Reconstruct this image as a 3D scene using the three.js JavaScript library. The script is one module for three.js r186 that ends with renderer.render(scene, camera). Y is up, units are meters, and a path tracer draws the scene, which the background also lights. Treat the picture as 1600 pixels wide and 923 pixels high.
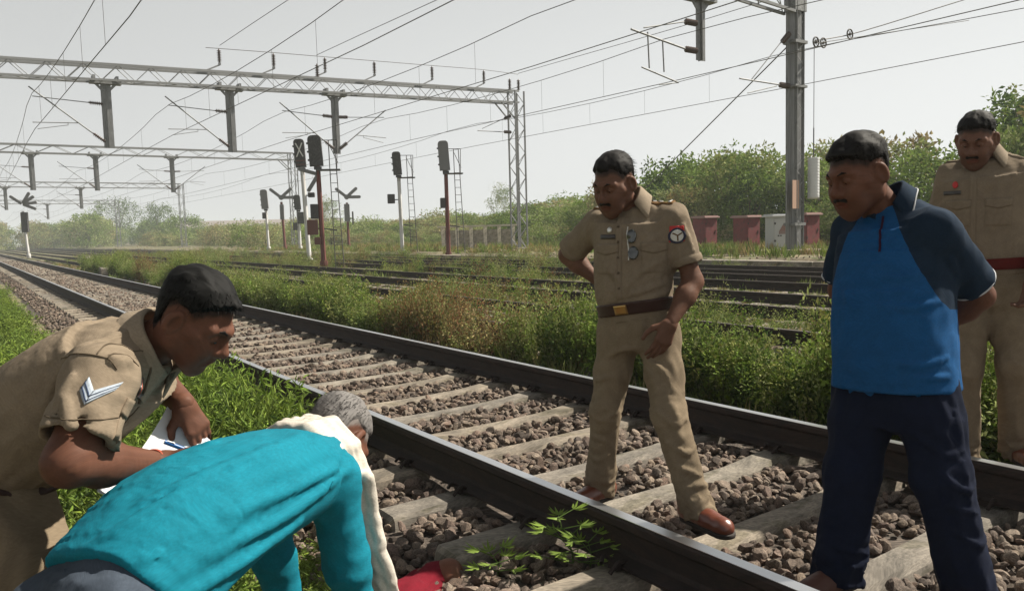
import * as THREE from 'three';
import { mergeGeometries } from 'three/addons/utils/BufferGeometryUtils.js';
import { ImprovedNoise } from 'three/addons/math/ImprovedNoise.js';

// ---------------------------------------------------------------- camera, sky, sun, exposure
// x = across the tracks (to the right), y = up (0 = top of the sleepers), -z = along the tracks
const scene = new THREE.Scene();
const camera = new THREE.PerspectiveCamera(41.8, 1600 / 923, 0.05, 6000);
camera.rotation.order = 'YXZ';
camera.position.set(0, 1.294, 0);
camera.rotation.set(-0.08322, -0.61625, -0.02721);
scene.add(camera);

const SUN = new THREE.Vector3(0.87, 1, 0.3).normalize();
const sun = new THREE.DirectionalLight(new THREE.Color(1.0, 0.93, 0.80), 5.0);
sun.position.copy(SUN).multiplyScalar(80);
sun.castShadow = true;
sun.shadow.mapSize.set(4096, 4096);
sun.shadow.camera.left = sun.shadow.camera.bottom = -70;
sun.shadow.camera.right = sun.shadow.camera.top = 70;
sun.shadow.camera.far = 260;
sun.shadow.radius = 1.6;
scene.add(sun, sun.target);

{ // hazy white sky, brighter round the sun
  const W = 512, Hh = 256, d = new Float32Array(W * Hh * 4), v = new THREE.Vector3();
  for (let j = 0; j < Hh; j++) for (let i = 0; i < W; i++) {
    const ph = ((i + 0.5) / W - 0.5) * 2 * Math.PI, th = ((j + 0.5) / Hh - 0.5) * Math.PI;
    v.set(Math.cos(th) * Math.cos(ph), Math.sin(th), Math.cos(th) * Math.sin(ph));
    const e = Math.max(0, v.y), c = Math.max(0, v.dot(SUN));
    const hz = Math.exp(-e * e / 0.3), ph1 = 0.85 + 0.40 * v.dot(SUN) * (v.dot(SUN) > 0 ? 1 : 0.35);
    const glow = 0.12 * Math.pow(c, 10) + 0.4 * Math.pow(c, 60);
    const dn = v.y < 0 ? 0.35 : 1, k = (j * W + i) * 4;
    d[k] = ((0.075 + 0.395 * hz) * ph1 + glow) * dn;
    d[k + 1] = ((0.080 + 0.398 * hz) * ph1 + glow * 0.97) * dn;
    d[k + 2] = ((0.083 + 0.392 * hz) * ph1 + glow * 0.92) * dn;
    d[k + 3] = 1;
  }
  const t = new THREE.DataTexture(d, W, Hh, THREE.RGBAFormat, THREE.FloatType);
  t.mapping = THREE.EquirectangularReflectionMapping;
  t.magFilter = t.minFilter = THREE.LinearFilter;
  t.needsUpdate = true;
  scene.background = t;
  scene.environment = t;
}
const renderer = new THREE.WebGLRenderer({ antialias: true });
renderer.setSize(1024, 590);
renderer.toneMapping = THREE.LinearToneMapping;
renderer.toneMappingExposure = 1.8;
renderer.shadowMap.enabled = true;
renderer.shadowMap.type = THREE.PCFSoftShadowMap;
scene.fog = new THREE.FogExp2(0xd3d9da, 0.0010);

// ---------------------------------------------------------------- helpers
let seed = 20240517;
function rnd() { seed = (seed + 0x6D2B79F5) | 0; let t = Math.imul(seed ^ (seed >>> 15), 1 | seed); t = (t + Math.imul(t ^ (t >>> 7), 61 | t)) ^ t; return ((t ^ (t >>> 14)) >>> 0) / 4294967296; }
const rr = (a, b) => a + (b - a) * rnd();
const IN = new ImprovedNoise();
const noise = (x, y, z = 0) => IN.noise(x + 17.3, y + 5.1, z + 91.7);
const fbm = (x, y, z = 0, o = 4) => { let s = 0, a = 0.5; for (let i = 0; i < o; i++) { s += a * noise(x, y, z); x *= 2.03; y *= 2.03; z *= 2.03; a *= 0.5; } return s; };
const clamp = (x, a = 0, b = 1) => x < a ? a : x > b ? b : x;
const smooth = (a, b, x) => { const t = clamp((x - a) / (b - a)); return t * t * (3 - 2 * t); };
const lerp = (a, b, t) => a + (b - a) * t;
const V = (x, y, z) => new THREE.Vector3(x, y, z);
const taken = {};
function numbered(n) { const c = taken[n] = (taken[n] ?? -1) + 1; return c ? `${n}_${String(c).padStart(3, '0')}` : n; }
function lin(r, g, b) { return new THREE.Color().setRGB(r, g, b); }
function mat(c, rough = 0.9, extra = {}) { return new THREE.MeshStandardMaterial({ color: c, roughness: rough, ...extra }); }
function shade(o) { o.traverse(m => { if (m.isMesh) { m.castShadow = true; m.receiveShadow = true; } }); return o; }
function thing(name, label, category, [x, y, z] = [0, 0, 0], group) {
  const g = new THREE.Group(); g.name = numbered(name); g.position.set(x, y, z);
  g.userData = { label, category }; if (group) g.userData.group = group;
  scene.add(g); return g;
}
function part(parent, name, geo, m, pos) {
  const o = new THREE.Mesh(geo, m); o.name = name; if (pos) o.position.set(...pos);
  o.castShadow = o.receiveShadow = true; parent.add(o); return o;
}
function single(name, label, category, geo, m, pos, group) {
  const o = new THREE.Mesh(geo, m); o.name = numbered(name); if (pos) o.position.set(...pos);
  o.castShadow = o.receiveShadow = true; o.userData = { label, category }; if (group) o.userData.group = group;
  scene.add(o); return o;
}
function structure(name, geo, m) {
  const o = new THREE.Mesh(geo, m); o.name = numbered(name); o.userData = { kind: 'structure' };
  o.castShadow = o.receiveShadow = true; scene.add(o); return o;
}
const UP = V(0, 1, 0);
function bar(a, b, r, n = 6, r2 = r) { // round bar from a to b
  a = V(...a); b = V(...b); const d = b.clone().sub(a), L = d.length();
  const g = new THREE.CylinderGeometry(r2, r, L, n, 1);
  g.applyQuaternion(new THREE.Quaternion().setFromUnitVectors(UP, d.normalize()));
  g.translate((a.x + b.x) / 2, (a.y + b.y) / 2, (a.z + b.z) / 2); return g;
}
function beam(a, b, w, h, up = [0, 1, 0]) { // rectangular bar from a to b
  a = V(...a); b = V(...b); const d = b.clone().sub(a), L = d.length(); d.normalize();
  let u = V(...up); if (Math.abs(u.dot(d)) > 0.95) u = V(1, 0, 0.13);
  const s = d.clone().cross(u).normalize(); u = s.clone().cross(d).normalize();
  const g = new THREE.BoxGeometry(w, h, L);
  g.applyMatrix4(new THREE.Matrix4().makeBasis(s, u, d.clone().negate()));
  g.translate((a.x + b.x) / 2, (a.y + b.y) / 2, (a.z + b.z) / 2); return g;
}
function box(w, h, d, x = 0, y = 0, z = 0, ry = 0) { const g = new THREE.BoxGeometry(w, h, d); if (ry) g.rotateY(ry); g.translate(x, y, z); return g; }
function tube(pts, r, n = 6, seg = 12) { return new THREE.TubeGeometry(new THREE.CatmullRomCurve3(pts.map(p => V(...p))), seg, r, n); }
function merge(list) { const l = list.map(g => { const q = g.index ? g.toNonIndexed() : g.clone(); for (const k of Object.keys(q.attributes)) if (!['position', 'normal', 'uv'].includes(k)) q.deleteAttribute(k); return q; }); return mergeGeometries(l); }
function chamfer(w, h, d, b = 0.01) { // box with bevelled edges, base at y = 0
  const s = new THREE.Shape(); s.moveTo(-w / 2 + b, -d / 2 + b); s.lineTo(w / 2 - b, -d / 2 + b); s.lineTo(w / 2 - b, d / 2 - b); s.lineTo(-w / 2 + b, d / 2 - b); s.closePath();
  const g = new THREE.ExtrudeGeometry(s, { depth: h - 2 * b, bevelEnabled: true, bevelThickness: b, bevelSize: b, bevelSegments: 2 });
  g.rotateX(-Math.PI / 2); g.translate(0, b, 0); return g;
}
function dataTex(n, fn, srgb = true, rep = 1) {
  const d = new Uint8Array(n * n * 4);
  for (let j = 0; j < n; j++) for (let i = 0; i < n; i++) { const c = fn(i / n, j / n, i, j); const k = (j * n + i) * 4; d[k] = clamp(c[0]) * 255; d[k + 1] = clamp(c[1]) * 255; d[k + 2] = clamp(c[2]) * 255; d[k + 3] = 255; }
  const t = new THREE.DataTexture(d, n, n); t.wrapS = t.wrapT = THREE.RepeatWrapping; t.magFilter = THREE.LinearFilter; t.minFilter = THREE.LinearMipmapLinearFilter; t.generateMipmaps = true;
  if (srgb) t.colorSpace = THREE.SRGBColorSpace; t.repeat.set(rep, rep); t.needsUpdate = true; return t;
}
// noise that tiles over u,v in 0..1 with f cells
function tn(u, v, f, s = 0) { const a = 2 * Math.PI; const R = f / (2 * Math.PI); return IN.noise(Math.cos(u * a) * R + 9.1 + s, Math.sin(u * a) * R + Math.cos(v * a) * R + 3.7, Math.sin(v * a) * R + 31.3 + s * 1.7); }
function tfbm(u, v, f, o = 4, s = 0) { let r = 0, a = 0.5; for (let i = 0; i < o; i++) { r += a * tn(u, v, f, s + i * 7); f *= 2; a *= 0.55; } return r; }
function lathe(pts, n = 12) { return new THREE.LatheGeometry(pts.map(p => new THREE.Vector2(...p)), n); }
// ---------------------------------------------------------------- terrain
// height of the ground at (x across, a along)
function groundY(x, a) {
  const near = lerp(-0.30, -0.17, smooth(-0.6, 1.1, x));
  let y = near;
  if (x > 1.1) y = -0.17;
  y += smooth(4.4, 5.2, x) * 0.02;
  y += smooth(18.9, 19.6, x) * 0.42;
  y += smooth(34, 80, x) * 0.5;
  if (x < -1) y -= 0.02 * Math.min(10, -x - 1);
  const n = fbm(x * 0.35, a * 0.35, 2.2, 4) * 0.16 + fbm(x * 1.6, a * 1.6, 7, 3) * 0.06;
  return y + n * (x > 0.6 && x < 4.7 ? 0.25 : x < 19 ? 0.7 : 1);
}
const groundTex = dataTex(1024, (u, v) => {
  const n = tfbm(u, v, 6, 6), m = tfbm(u, v, 40, 4, 40), g = smooth(-0.02, 0.16, tfbm(u, v, 9, 5, 77));
  let c = [0.50 + n * 0.30 + m * 0.28, 0.455 + n * 0.26 + m * 0.26, 0.375 + n * 0.2 + m * 0.22];
  const gr = [0.36 + m * 0.25, 0.41 + m * 0.28, 0.21 + m * 0.14];
  for (let i = 0; i < 3; i++) c[i] = lerp(c[i], gr[i], g * 0.75);
  return c;
});
{
  const xs = [], zs = [];
  const axis = (out, lo, hi, fine) => { for (const [s, e, st] of fine) for (let q = s; q < e - 1e-6; q += st) out.push(q); out.push(hi); out.unshift(lo); };
  axis(xs, -2500, 2500, [[-900, -300, 150], [-300, -80, 40], [-80, -12, 6], [-12, -2, 0.6], [-2, 8, 0.14], [8, 24, 0.3], [24, 80, 2], [80, 300, 30], [300, 1200, 150]]);
  axis(zs, -120, 3000, [[-80, -6, 12], [-6, 12, 0.16], [12, 40, 0.5], [40, 160, 3], [160, 500, 30], [500, 2000, 250]]);
  const pos = [], uv = [], col = [], idx = [], nx = xs.length, nz = zs.length;
  for (let j = 0; j < nz; j++) for (let i = 0; i < nx; i++) {
    const x = xs[i], a = zs[j];
    pos.push(x, groundY(x, a), -a); uv.push(x / 5 + 0.12 * a, a / 5 - 0.1 * x);
    const b = 1 + 0.22 * fbm(x * 0.09, a * 0.09, 4, 4), gr = smooth(-0.05, 0.25, fbm(x * 0.13, a * 0.05, 11, 4));
    col.push(b * lerp(0.66, 0.5, gr), b * lerp(0.64, 0.57, gr), b * lerp(0.61, 0.4, gr));
  }
  for (let j = 0; j < nz - 1; j++) for (let i = 0; i < nx - 1; i++) { const q = j * nx + i; idx.push(q, q + 1, q + nx, q + 1, q + nx + 1, q + nx); }
  const g = new THREE.BufferGeometry();
  g.setAttribute('position', new THREE.Float32BufferAttribute(pos, 3)); g.setAttribute('uv', new THREE.Float32BufferAttribute(uv, 2)); g.setAttribute('color', new THREE.Float32BufferAttribute(col, 3));
  g.setIndex(idx); g.computeVertexNormals();
  structure('ground', g, new THREE.MeshStandardMaterial({ map: groundTex, vertexColors: true, roughness: 1 }));
}

// ---------------------------------------------------------------- ballast bed of the near track
const NEAR = 2.018, FAR = 3.761, MID = (NEAR + FAR) / 2, SP = 0.5632, S0 = 5.485;
const sleeperA = k => S0 - SP * k;
function bedY(x, a) {
  const e = Math.abs(x - MID), drop = smooth(1.28, 2.05, e) * (x < MID ? 0.15 : 0.19) + smooth(2.0, 2.6, e) * 0.1;
  return -0.05 - drop + fbm(x * 3, a * 3, 5, 3) * 0.035;
}
const stoneMap = dataTex(512, (u, v) => { const n = tfbm(u, v, 16, 5), m = tfbm(u, v, 70, 3, 20); const s = 0.46 + n * 0.35 + m * 0.35; return [s, s * 0.93, s * 0.87]; });
const ballast = structure('ballast', (() => {
  const pos = [], uv = [], idx = [], xs = [], as = [];
  for (let x = MID - 2.5; x <= MID + 2.5; x += 0.1) xs.push(x);
  for (let a = -3; a < 16; a += 0.1) as.push(a); for (let a = 16; a < 60; a += 0.5) as.push(a); for (let a = 60; a <= 400; a += 10) as.push(a);
  for (const a of as) for (const x of xs) { pos.push(x, bedY(x, a) - (a < 60 ? 0.02 : -0.01), -a); uv.push(x / 1.3, a / 1.3); }
  const nx = xs.length;
  for (let j = 0; j < as.length - 1; j++) for (let i = 0; i < nx - 1; i++) { const q = j * nx + i; idx.push(q, q + 1, q + nx, q + 1, q + nx + 1, q + nx); }
  const g = new THREE.BufferGeometry(); g.setAttribute('position', new THREE.Float32BufferAttribute(pos, 3)); g.setAttribute('uv', new THREE.Float32BufferAttribute(uv, 2)); g.setIndex(idx); g.computeVertexNormals(); return g;
})(), new THREE.MeshStandardMaterial({ map: stoneMap, color: lin(0.45, 0.42, 0.4), roughness: 1, bumpMap: stoneMap, bumpScale: 0.02 }));

function stoneGeo(i) { // broken stone: a few random cuts through a lump
  const g = new THREE.IcosahedronGeometry(1, 1), p = g.attributes.position, v = V(0, 0, 0);
  const cuts = []; for (let k = 0; k < 9; k++) { const n = V(rr(-1, 1), rr(-1, 1), rr(-1, 1)).normalize(); cuts.push([n, rr(0.5, 0.82)]); }
  const sx = rr(0.85, 1.2), sy = rr(0.55, 0.8), sz = rr(0.7, 1.0);
  for (let k = 0; k < p.count; k++) {
    v.fromBufferAttribute(p, k);
    for (const [n, d] of cuts) { const q = v.dot(n); if (q > d) v.addScaledVector(n, d - q); }
    v.multiplyScalar(1 + 0.06 * noise(v.x * 3 + i * 9, v.y * 3, v.z * 3));
    p.setXYZ(k, v.x * sx, v.y * sy, v.z * sz);
  }
  g.computeVertexNormals(); return g;
}
const stoneGeos = Array.from({ length: 10 }, (_, i) => stoneGeo(i));
const stoneTones = [[0.29, 0.255, 0.23], [0.25, 0.225, 0.21], [0.36, 0.325, 0.295], [0.22, 0.20, 0.19], [0.29, 0.235, 0.205], [0.40, 0.37, 0.335], [0.25, 0.21, 0.195], [0.33, 0.295, 0.255]];
{
  const list = [];
  const onSleeper = (x, a, m) => { if (Math.abs(x - MID) > 1.37 + m) return false; const k = Math.round((S0 - a) / SP); return Math.abs(a - sleeperA(k)) < 0.095 + m; };
  const onRail = x => Math.abs(x - NEAR) < 0.075 || Math.abs(x - FAR) < 0.075;
  function scatter(a0, a1, x0, x1, dens, s0, s1, keep) {
    const n = Math.round((a1 - a0) * (x1 - x0) * dens);
    for (let i = 0; i < n; i++) {
      const x = rr(x0, x1), a = rr(a0, a1), s = lerp(s0, s1, Math.pow(rnd(), 1.6)) * 0.5;
      if (keep && !keep(x, a)) continue;
      if (onSleeper(x, a, s * 0.55) || onRail(x)) continue;
      const inT = Math.abs(x - MID) < 2.45;
      const y = inT ? Math.max(bedY(x, a), groundY(x, a)) : groundY(x, a);
      const fill = inT ? rr(-0.2, 0.62) : rr(-0.3, 0.5);
      list.push({ x, a, s, y: y + s * fill, r: Math.hypot(x - 0.25, a) });
    }
  }
  scatter(0.4, 9, 0.75, 5.2, 680, 0.038, 0.086);
  scatter(9, 18, 1.1, 5.2, 330, 0.045, 0.085);
  scatter(18, 40, 1.2, 5.0, 130, 0.05, 0.1);
  scatter(40, 75, 0.8, 5.1, 36, 0.07, 0.13);
  scatter(-0.2, 4.5, -1.8, 0.4, 330, 0.04, 0.1, (x, a) => fbm(x * 0.9, a * 0.9, 3, 3) > -0.12);
  scatter(2, 26, 5.3, 20, 16, 0.04, 0.1);
  // the 300 that show largest are stones of their own
  const cosH = Math.tan(33.5 * Math.PI / 180), cy = Math.cos(0.61625), sy = Math.sin(0.61625);
  for (const q of list) { const rx = q.x * cy - q.a * sy, fz = q.x * sy + q.a * cy; q.in = fz > 2.3 && Math.abs(rx) < fz * cosH * 0.98 && q.x > 0.9 && q.x < 4.9 && (1.294 - q.y) / fz < 0.455; q.big = q.in ? q.s / fz : 0; }
  const order = list.slice().sort((p, q) => q.big - p.big);
  const single300 = new Set(order.slice(0, 300));
  const mats = stoneTones.map(c => new THREE.MeshStandardMaterial({ color: lin(c[0] * 2.3, c[1] * 2.25, c[2] * 2.25), map: stoneMap, roughness: 0.95 }));
  const e = new THREE.Euler(), q4 = new THREE.Quaternion(), m4 = new THREE.Matrix4(), sc = V(0, 0, 0), ps = V(0, 0, 0);
  const buckets = stoneGeos.map(() => []);
  let n = 0;
  for (const q of list) {
    const gi = Math.floor(rnd() * stoneGeos.length), tone = Math.floor(rnd() * stoneTones.length), fl = rr(0.8, 1.2);
    e.set(rr(-0.7, 0.7), rr(0, 6.28), rr(-0.7, 0.7)); q4.setFromEuler(e);
    if (single300.has(q)) {
      const o = part(ballast, n ? `stone_${String(n).padStart(3, '0')}` : 'stone', stoneGeos[gi], mats[tone], [q.x, q.y, -q.a]); n++;
      o.quaternion.copy(q4); o.scale.set(q.s, q.s * fl, q.s);
    } else buckets[gi].push([q, q4.clone(), tone, fl]);
  }
  const im = new THREE.MeshStandardMaterial({ color: 0xffffff, map: stoneMap, roughness: 0.95 });
  buckets.forEach((b, i) => {
    const o = new THREE.InstancedMesh(stoneGeos[i], im, b.length); o.name = i ? `loose_stones_${String(i).padStart(3, '0')}` : 'loose_stones';
    b.forEach(([q, r, tone, fl], k) => {
      m4.compose(ps.set(q.x, q.y, -q.a), r, sc.set(q.s, q.s * fl, q.s)); o.setMatrixAt(k, m4);
      const t = stoneTones[tone], v = 2.27 * rr(0.62, 1.42); o.setColorAt(k, lin(t[0] * v, t[1] * v, t[2] * v));
    });
    o.castShadow = o.receiveShadow = true; o.userData = { kind: 'stuff' }; ballast.add(o);
  });
}

// ---------------------------------------------------------------- railway tracks
const rustMap = dataTex(512, (u, v) => { const n = tfbm(u, v, 10, 5), m = tfbm(u, v, 60, 3, 9); const s = 0.30 + n * 0.22 + m * 0.16; return [s * 1.12, s * 0.86, s * 0.74]; });
const railSide = new THREE.MeshStandardMaterial({ map: rustMap, color: lin(0.20, 0.19, 0.19), roughness: 0.8, metalness: 0.05 });
const railTop = new THREE.MeshStandardMaterial({ color: lin(0.62, 0.63, 0.65), roughness: 0.3, metalness: 0.9 });
const railTopDull = new THREE.MeshStandardMaterial({ color: lin(0.20, 0.17, 0.155), roughness: 0.5, metalness: 0.5 });
function railGeo(len, s = 1) {
  const h = 0.172, P = [[-0.075, 0], [-0.075, 0.011], [-0.02, 0.028], [-0.0095, 0.045], [-0.0095, 0.115], [-0.02, 0.128], [-0.0335, 0.136], [-0.0335, h - 0.012], [-0.026, h - 0.002], [0, h]];
  const sh = new THREE.Shape(); P.forEach(([x, y], i) => i ? sh.lineTo(x, y) : sh.moveTo(x, y)); P.slice(0, -1).reverse().forEach(([x, y]) => sh.lineTo(-x, y)); sh.closePath();
  const g = new THREE.ExtrudeGeometry(sh, { depth: len, bevelEnabled: false, steps: 1 }); g.translate(0, 0, -len); g.scale(1, s, 1);
  const uv = g.attributes.uv, p = g.attributes.position; for (let i = 0; i < uv.count; i++) uv.setXY(i, p.getZ(i) * 0.9, p.getY(i) * 2.2 + p.getX(i) * 2); return g;
}
function stripGeo(len, w, h) { const g = new THREE.BoxGeometry(w, 0.002, len); g.translate(0, h, -len / 2); const uv = g.attributes.uv, p = g.attributes.position; for (let i = 0; i < uv.count; i++) uv.setXY(i, p.getX(i) * 6, p.getZ(i) * 0.4); return g; }
const concMap = dataTex(512, (u, v) => { const n = tfbm(u, v, 7, 5), m = tfbm(u, v, 60, 3, 33), st = smooth(0.1, 0.28, tfbm(u, v, 5, 4, 60)); const s = 0.60 + n * 0.26 + m * 0.22 - st * 0.10; return [s, s * 0.945, s * 0.865 - st * 0.02]; });
const concBump = concMap;
const concTones = [[1, 1, 1], [0.86, 0.86, 0.88], [1.08, 1.04, 1.0], [0.94, 0.9, 0.86]].map(c => new THREE.MeshStandardMaterial({ map: concMap, color: lin(c[0] * 0.6, c[1] * 0.6, c[2] * 0.6), roughness: 0.95, bumpMap: concBump, bumpScale: 0.004 }));
function sleeperGeo(v) { // prestressed concrete sleeper: tapered section, waisted top, chipped edges
  const st = [-1.37, -1.355, -1.1, -0.95, -0.72, -0.45, -0.15, 0.15, 0.45, 0.72, 0.95, 1.1, 1.355, 1.37], pos = [], uv = [], idx = [];
  const sec = (x) => {
    const e = Math.abs(x), top = lerp(-0.028, 0, smooth(0.35, 0.8, e)) - (e > 1.36 ? 0.02 : 0), wt = lerp(0.066, 0.076, smooth(0.3, 0.9, e)) - (e > 1.36 ? 0.012 : 0), wb = 0.125;
    const ch = () => (noise(x * 9 + v * 7, 3, v) * 0.006);
    return [[-wb, -0.2], [-wt - 0.012 + ch(), top - 0.02], [-wt + 0.008, top + 0.0], [wt - 0.008, top], [wt + 0.012 + ch(), top - 0.02], [wb, -0.2]];
  };
  st.forEach((x) => sec(x).forEach(([z, y], k) => { pos.push(x, y, z); uv.push(x * 0.9 + v * 0.37, (z + y) * 1.1 + v * 0.21 + k * 0.05); }));
  const n = 6; for (let i = 0; i < st.length - 1; i++) for (let k = 0; k < n; k++) { const a = i * n + k, b = i * n + (k + 1) % n, c = a + n, d = b + n; idx.push(a, b, c, b, d, c); }
  for (const [o, f] of [[0, 1], [(st.length - 1) * n, 0]]) for (let k = 1; k < n - 1; k++) f ? idx.push(o, o + k + 1, o + k) : idx.push(o, o + k, o + k + 1);
  let g = new THREE.BufferGeometry(); g.setAttribute('position', new THREE.Float32BufferAttribute(pos, 3)); g.setAttribute('uv', new THREE.Float32BufferAttribute(uv, 2)); g.setIndex(idx); g = g.toNonIndexed(); g.computeVertexNormals(); return g;
}
const sleeperGeos = [0, 1, 2, 3].map(sleeperGeo);
const clipGeo = (() => { const c = tube([[-0.05, 0.0, 0.03], [-0.01, 0.035, 0.035], [0.03, 0.02, 0.02], [0.02, 0.015, -0.02], [-0.02, 0.04, -0.035], [-0.055, 0.03, -0.01]], 0.009, 5, 14); return merge([c, box(0.06, 0.03, 0.05, 0.02, 0.01, 0)]); })();
function track(label, mid, y, a0, a1, s0, sp, n, shiny, clips, dark) {
  const t = thing('railway_track', label, 'railway track', [mid, y, 0]);
  for (const s of [-1, 1]) {
    const r = part(t, 'rail', railGeo(a1 - a0), railSide, [s * 0.8715, 0.012, -a0]);
    part(r, 'running_surface', stripGeo(a1 - a0, shiny ? 0.05 : 0.03, 0.1725), shiny ? railTop : railTopDull);
  }
  for (let k = 0; k < n; k++) {
    const a = s0 + sp * k, v = Math.floor(rnd() * 4);
    const o = part(t, k ? `sleeper_${String(k).padStart(3, '0')}` : 'sleeper', sleeperGeos[v], concTones[Math.floor(rnd() * 4)], [0, 0.0, -a]);
    if (rnd() < 0.5) o.rotation.y = Math.PI; o.position.y += rr(-0.006, 0.0) - (dark ? 0.03 : 0); o.rotation.y += rr(-0.008, 0.008);
    if (a < clips && a > 1) for (const s of [-1, 1]) for (const q of [-1, 1]) { const c = part(o, 'rail_clip', clipGeo, railSide, [s * 0.8715 + q * 0.085, 0.012, 0]); if (q > 0) c.rotation.y = Math.PI; }
  }
  return t;
}
track('near railway track with shiny running rails and concrete sleepers on stone ballast', MID, 0, -3, 420, S0 - SP * 14, SP, 150, true, 9);
track('second railway track, half hidden by the weeds behind the near track', 6.33, -0.03, -3, 420, 0.3, 0.6, 70, false, 0, 1);
track('third railway track behind the weeds, with rusty rails', 10.02, -0.03, -3, 420, 1.2, 0.6, 70, false, 0, 1);
track('fourth railway track out in the yard', 13.9, -0.03, -3, 420, 3, 0.6, 60, false, 0, 1);
track('farthest railway track, running along the pale concrete edge', 17.0, -0.03, -3, 420, 4, 0.6, 60, false, 0, 1);

// pale concrete edging along the far side of the yard, cast in lengths
{
  const t = thing('concrete_edging', 'long pale concrete edging beyond the farthest track', 'kerb');
  for (let k = 0; k < 46; k++) { const a = 2 + k * 3.0; const o = part(t, k ? `slab_${String(k).padStart(3, '0')}` : 'slab', chamfer(0.75, 0.42, 2.97, 0.02), concTones[k % 4], [19.35 + rr(-0.015, 0.015), -0.2 + rr(-0.012, 0.012), -a]); o.rotation.y = rr(-0.004, 0.004); }
}
{ // pale concrete channel lengths lying between the first two tracks far off
  const t = thing('concrete_trough', 'pale concrete trough lying beside the near track in the far left distance', 'trough');
  for (let k = 0; k < 9; k++) part(t, k ? `trough_length_${String(k).padStart(3, '0')}` : 'trough_length', chamfer(0.5, 0.34, 3.9, 0.02), concTones[k % 4], [lerp(5.1, 8.6, k / 9), -0.15, -(38 + k * 4)]).rotation.y = -0.095;
}

// ---------------------------------------------------------------- overhead line: gantries, masts, wires
const galv = new THREE.MeshStandardMaterial({ map: dataTex(256, (u, v) => { const s = 0.60 + tfbm(u, v, 12, 4) * 0.3; return [s, s, s * 1.0]; }), color: lin(0.62, 0.63, 0.64), roughness: 0.6, metalness: 0.35 });
const darkSteel = new THREE.MeshStandardMaterial({ color: lin(0.09, 0.085, 0.085), roughness: 0.7, metalness: 0.3 });
const porcelain = new THREE.MeshStandardMaterial({ color: lin(0.075, 0.05, 0.042), roughness: 0.3 });
const wireMat = new THREE.MeshStandardMaterial({ color: lin(0.10, 0.095, 0.09), roughness: 0.6, metalness: 0.3 });
const insGeo = (() => { const p = [[0.001, 0]]; const n = 7; for (let i = 0; i < n; i++) { const y = 0.05 + i * 0.06; p.push([0.035, y], [0.085, y + 0.02], [0.035, y + 0.035]); } p.push([0.02, 0.5], [0.001, 0.52]); return lathe(p, 9); })();
function insulator(parent, a, b, s = 1) { // lies on the line from a towards b
  const o = part(parent, 'insulator', insGeo, porcelain, a); o.quaternion.setFromUnitVectors(UP, V(b[0] - a[0], b[1] - a[1], b[2] - a[2]).normalize()); o.scale.setScalar(s); return o;
}
const braceGeo = new THREE.CylinderGeometry(0.017, 0.017, 1, 5);
function brace(parent, a, b, k = 1) { const o = part(parent, 'brace', braceGeo, galv); const A = V(...a), B = V(...b), d = B.clone().sub(A); o.position.copy(A).addScaledVector(d, 0.5); o.scale.set(k, d.length(), k); o.quaternion.setFromUnitVectors(UP, d.normalize()); return o; }
function dropArm(g, x, yTop, yBot, arms) {
  const d = part(g, 'drop_arm', merge([beam([x, yTop, 0], [x, yBot, 0], 0.2, 0.018), beam([x - 0.1, yTop, 0], [x - 0.1, yBot, 0], 0.014, 0.18), beam([x + 0.1, yTop, 0], [x + 0.1, yBot, 0], 0.014, 0.18), box(1.15, 0.13, 0.34, x, yTop + 0.03, 0), beam([x - 0.36, yTop - 0.02, 0], [x - 0.08, yTop - 0.32, 0], 0.03, 0.1), beam([x + 0.36, yTop - 0.02, 0], [x + 0.08, yTop - 0.32, 0], 0.03, 0.1)]), galv);
  part(d, 'clamp', merge([box(0.1, 0.24, 0.44, x - 0.42, yTop + 0.16, 0), box(0.1, 0.24, 0.44, x + 0.42, yTop + 0.16, 0)]), galv);
  for (const s of arms) { // s = -1 reaches left, 1 right
    const yb = yBot + 0.22, yt = yBot + 1.75, x0 = x + s * 0.12;
    insulator(g, [x0, yb, 0], [x0 - -s * 2.2, yb + 1.7, 0], 1.15);
    part(g, 'bracket_tube', bar([x0 + s * 0.42, yb + 0.32, 0], [x0 + s * 2.55, yb + 2.02, 0], 0.028, 6), galv);
    insulator(g, [x0, yt, 0], [x0 + s * 2, yt + 0.1, 0], 1.1);
    part(g, 'stay_tube', bar([x0 + s * 0.5, yt + 0.02, 0], [x0 + s * 2.45, yt + 0.13, 0], 0.019, 6), galv);
    part(g, 'register_arm', merge([bar([x0 + s * 0.95, yb + 0.72, 0], [x0 + s * 2.5, yb + 0.66, 0.02], 0.019, 6), bar([x0 + s * 1.3, yb + 0.62, 0], [x0 + s * 2.35, yb + 0.42, 0.0], 0.014, 6), bar([x0 + s * 1.3, yb + 0.62, 0], [x0 + s * 1.3, yb + 0.74, 0], 0.012, 5)]), galv);
  }
}
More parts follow.
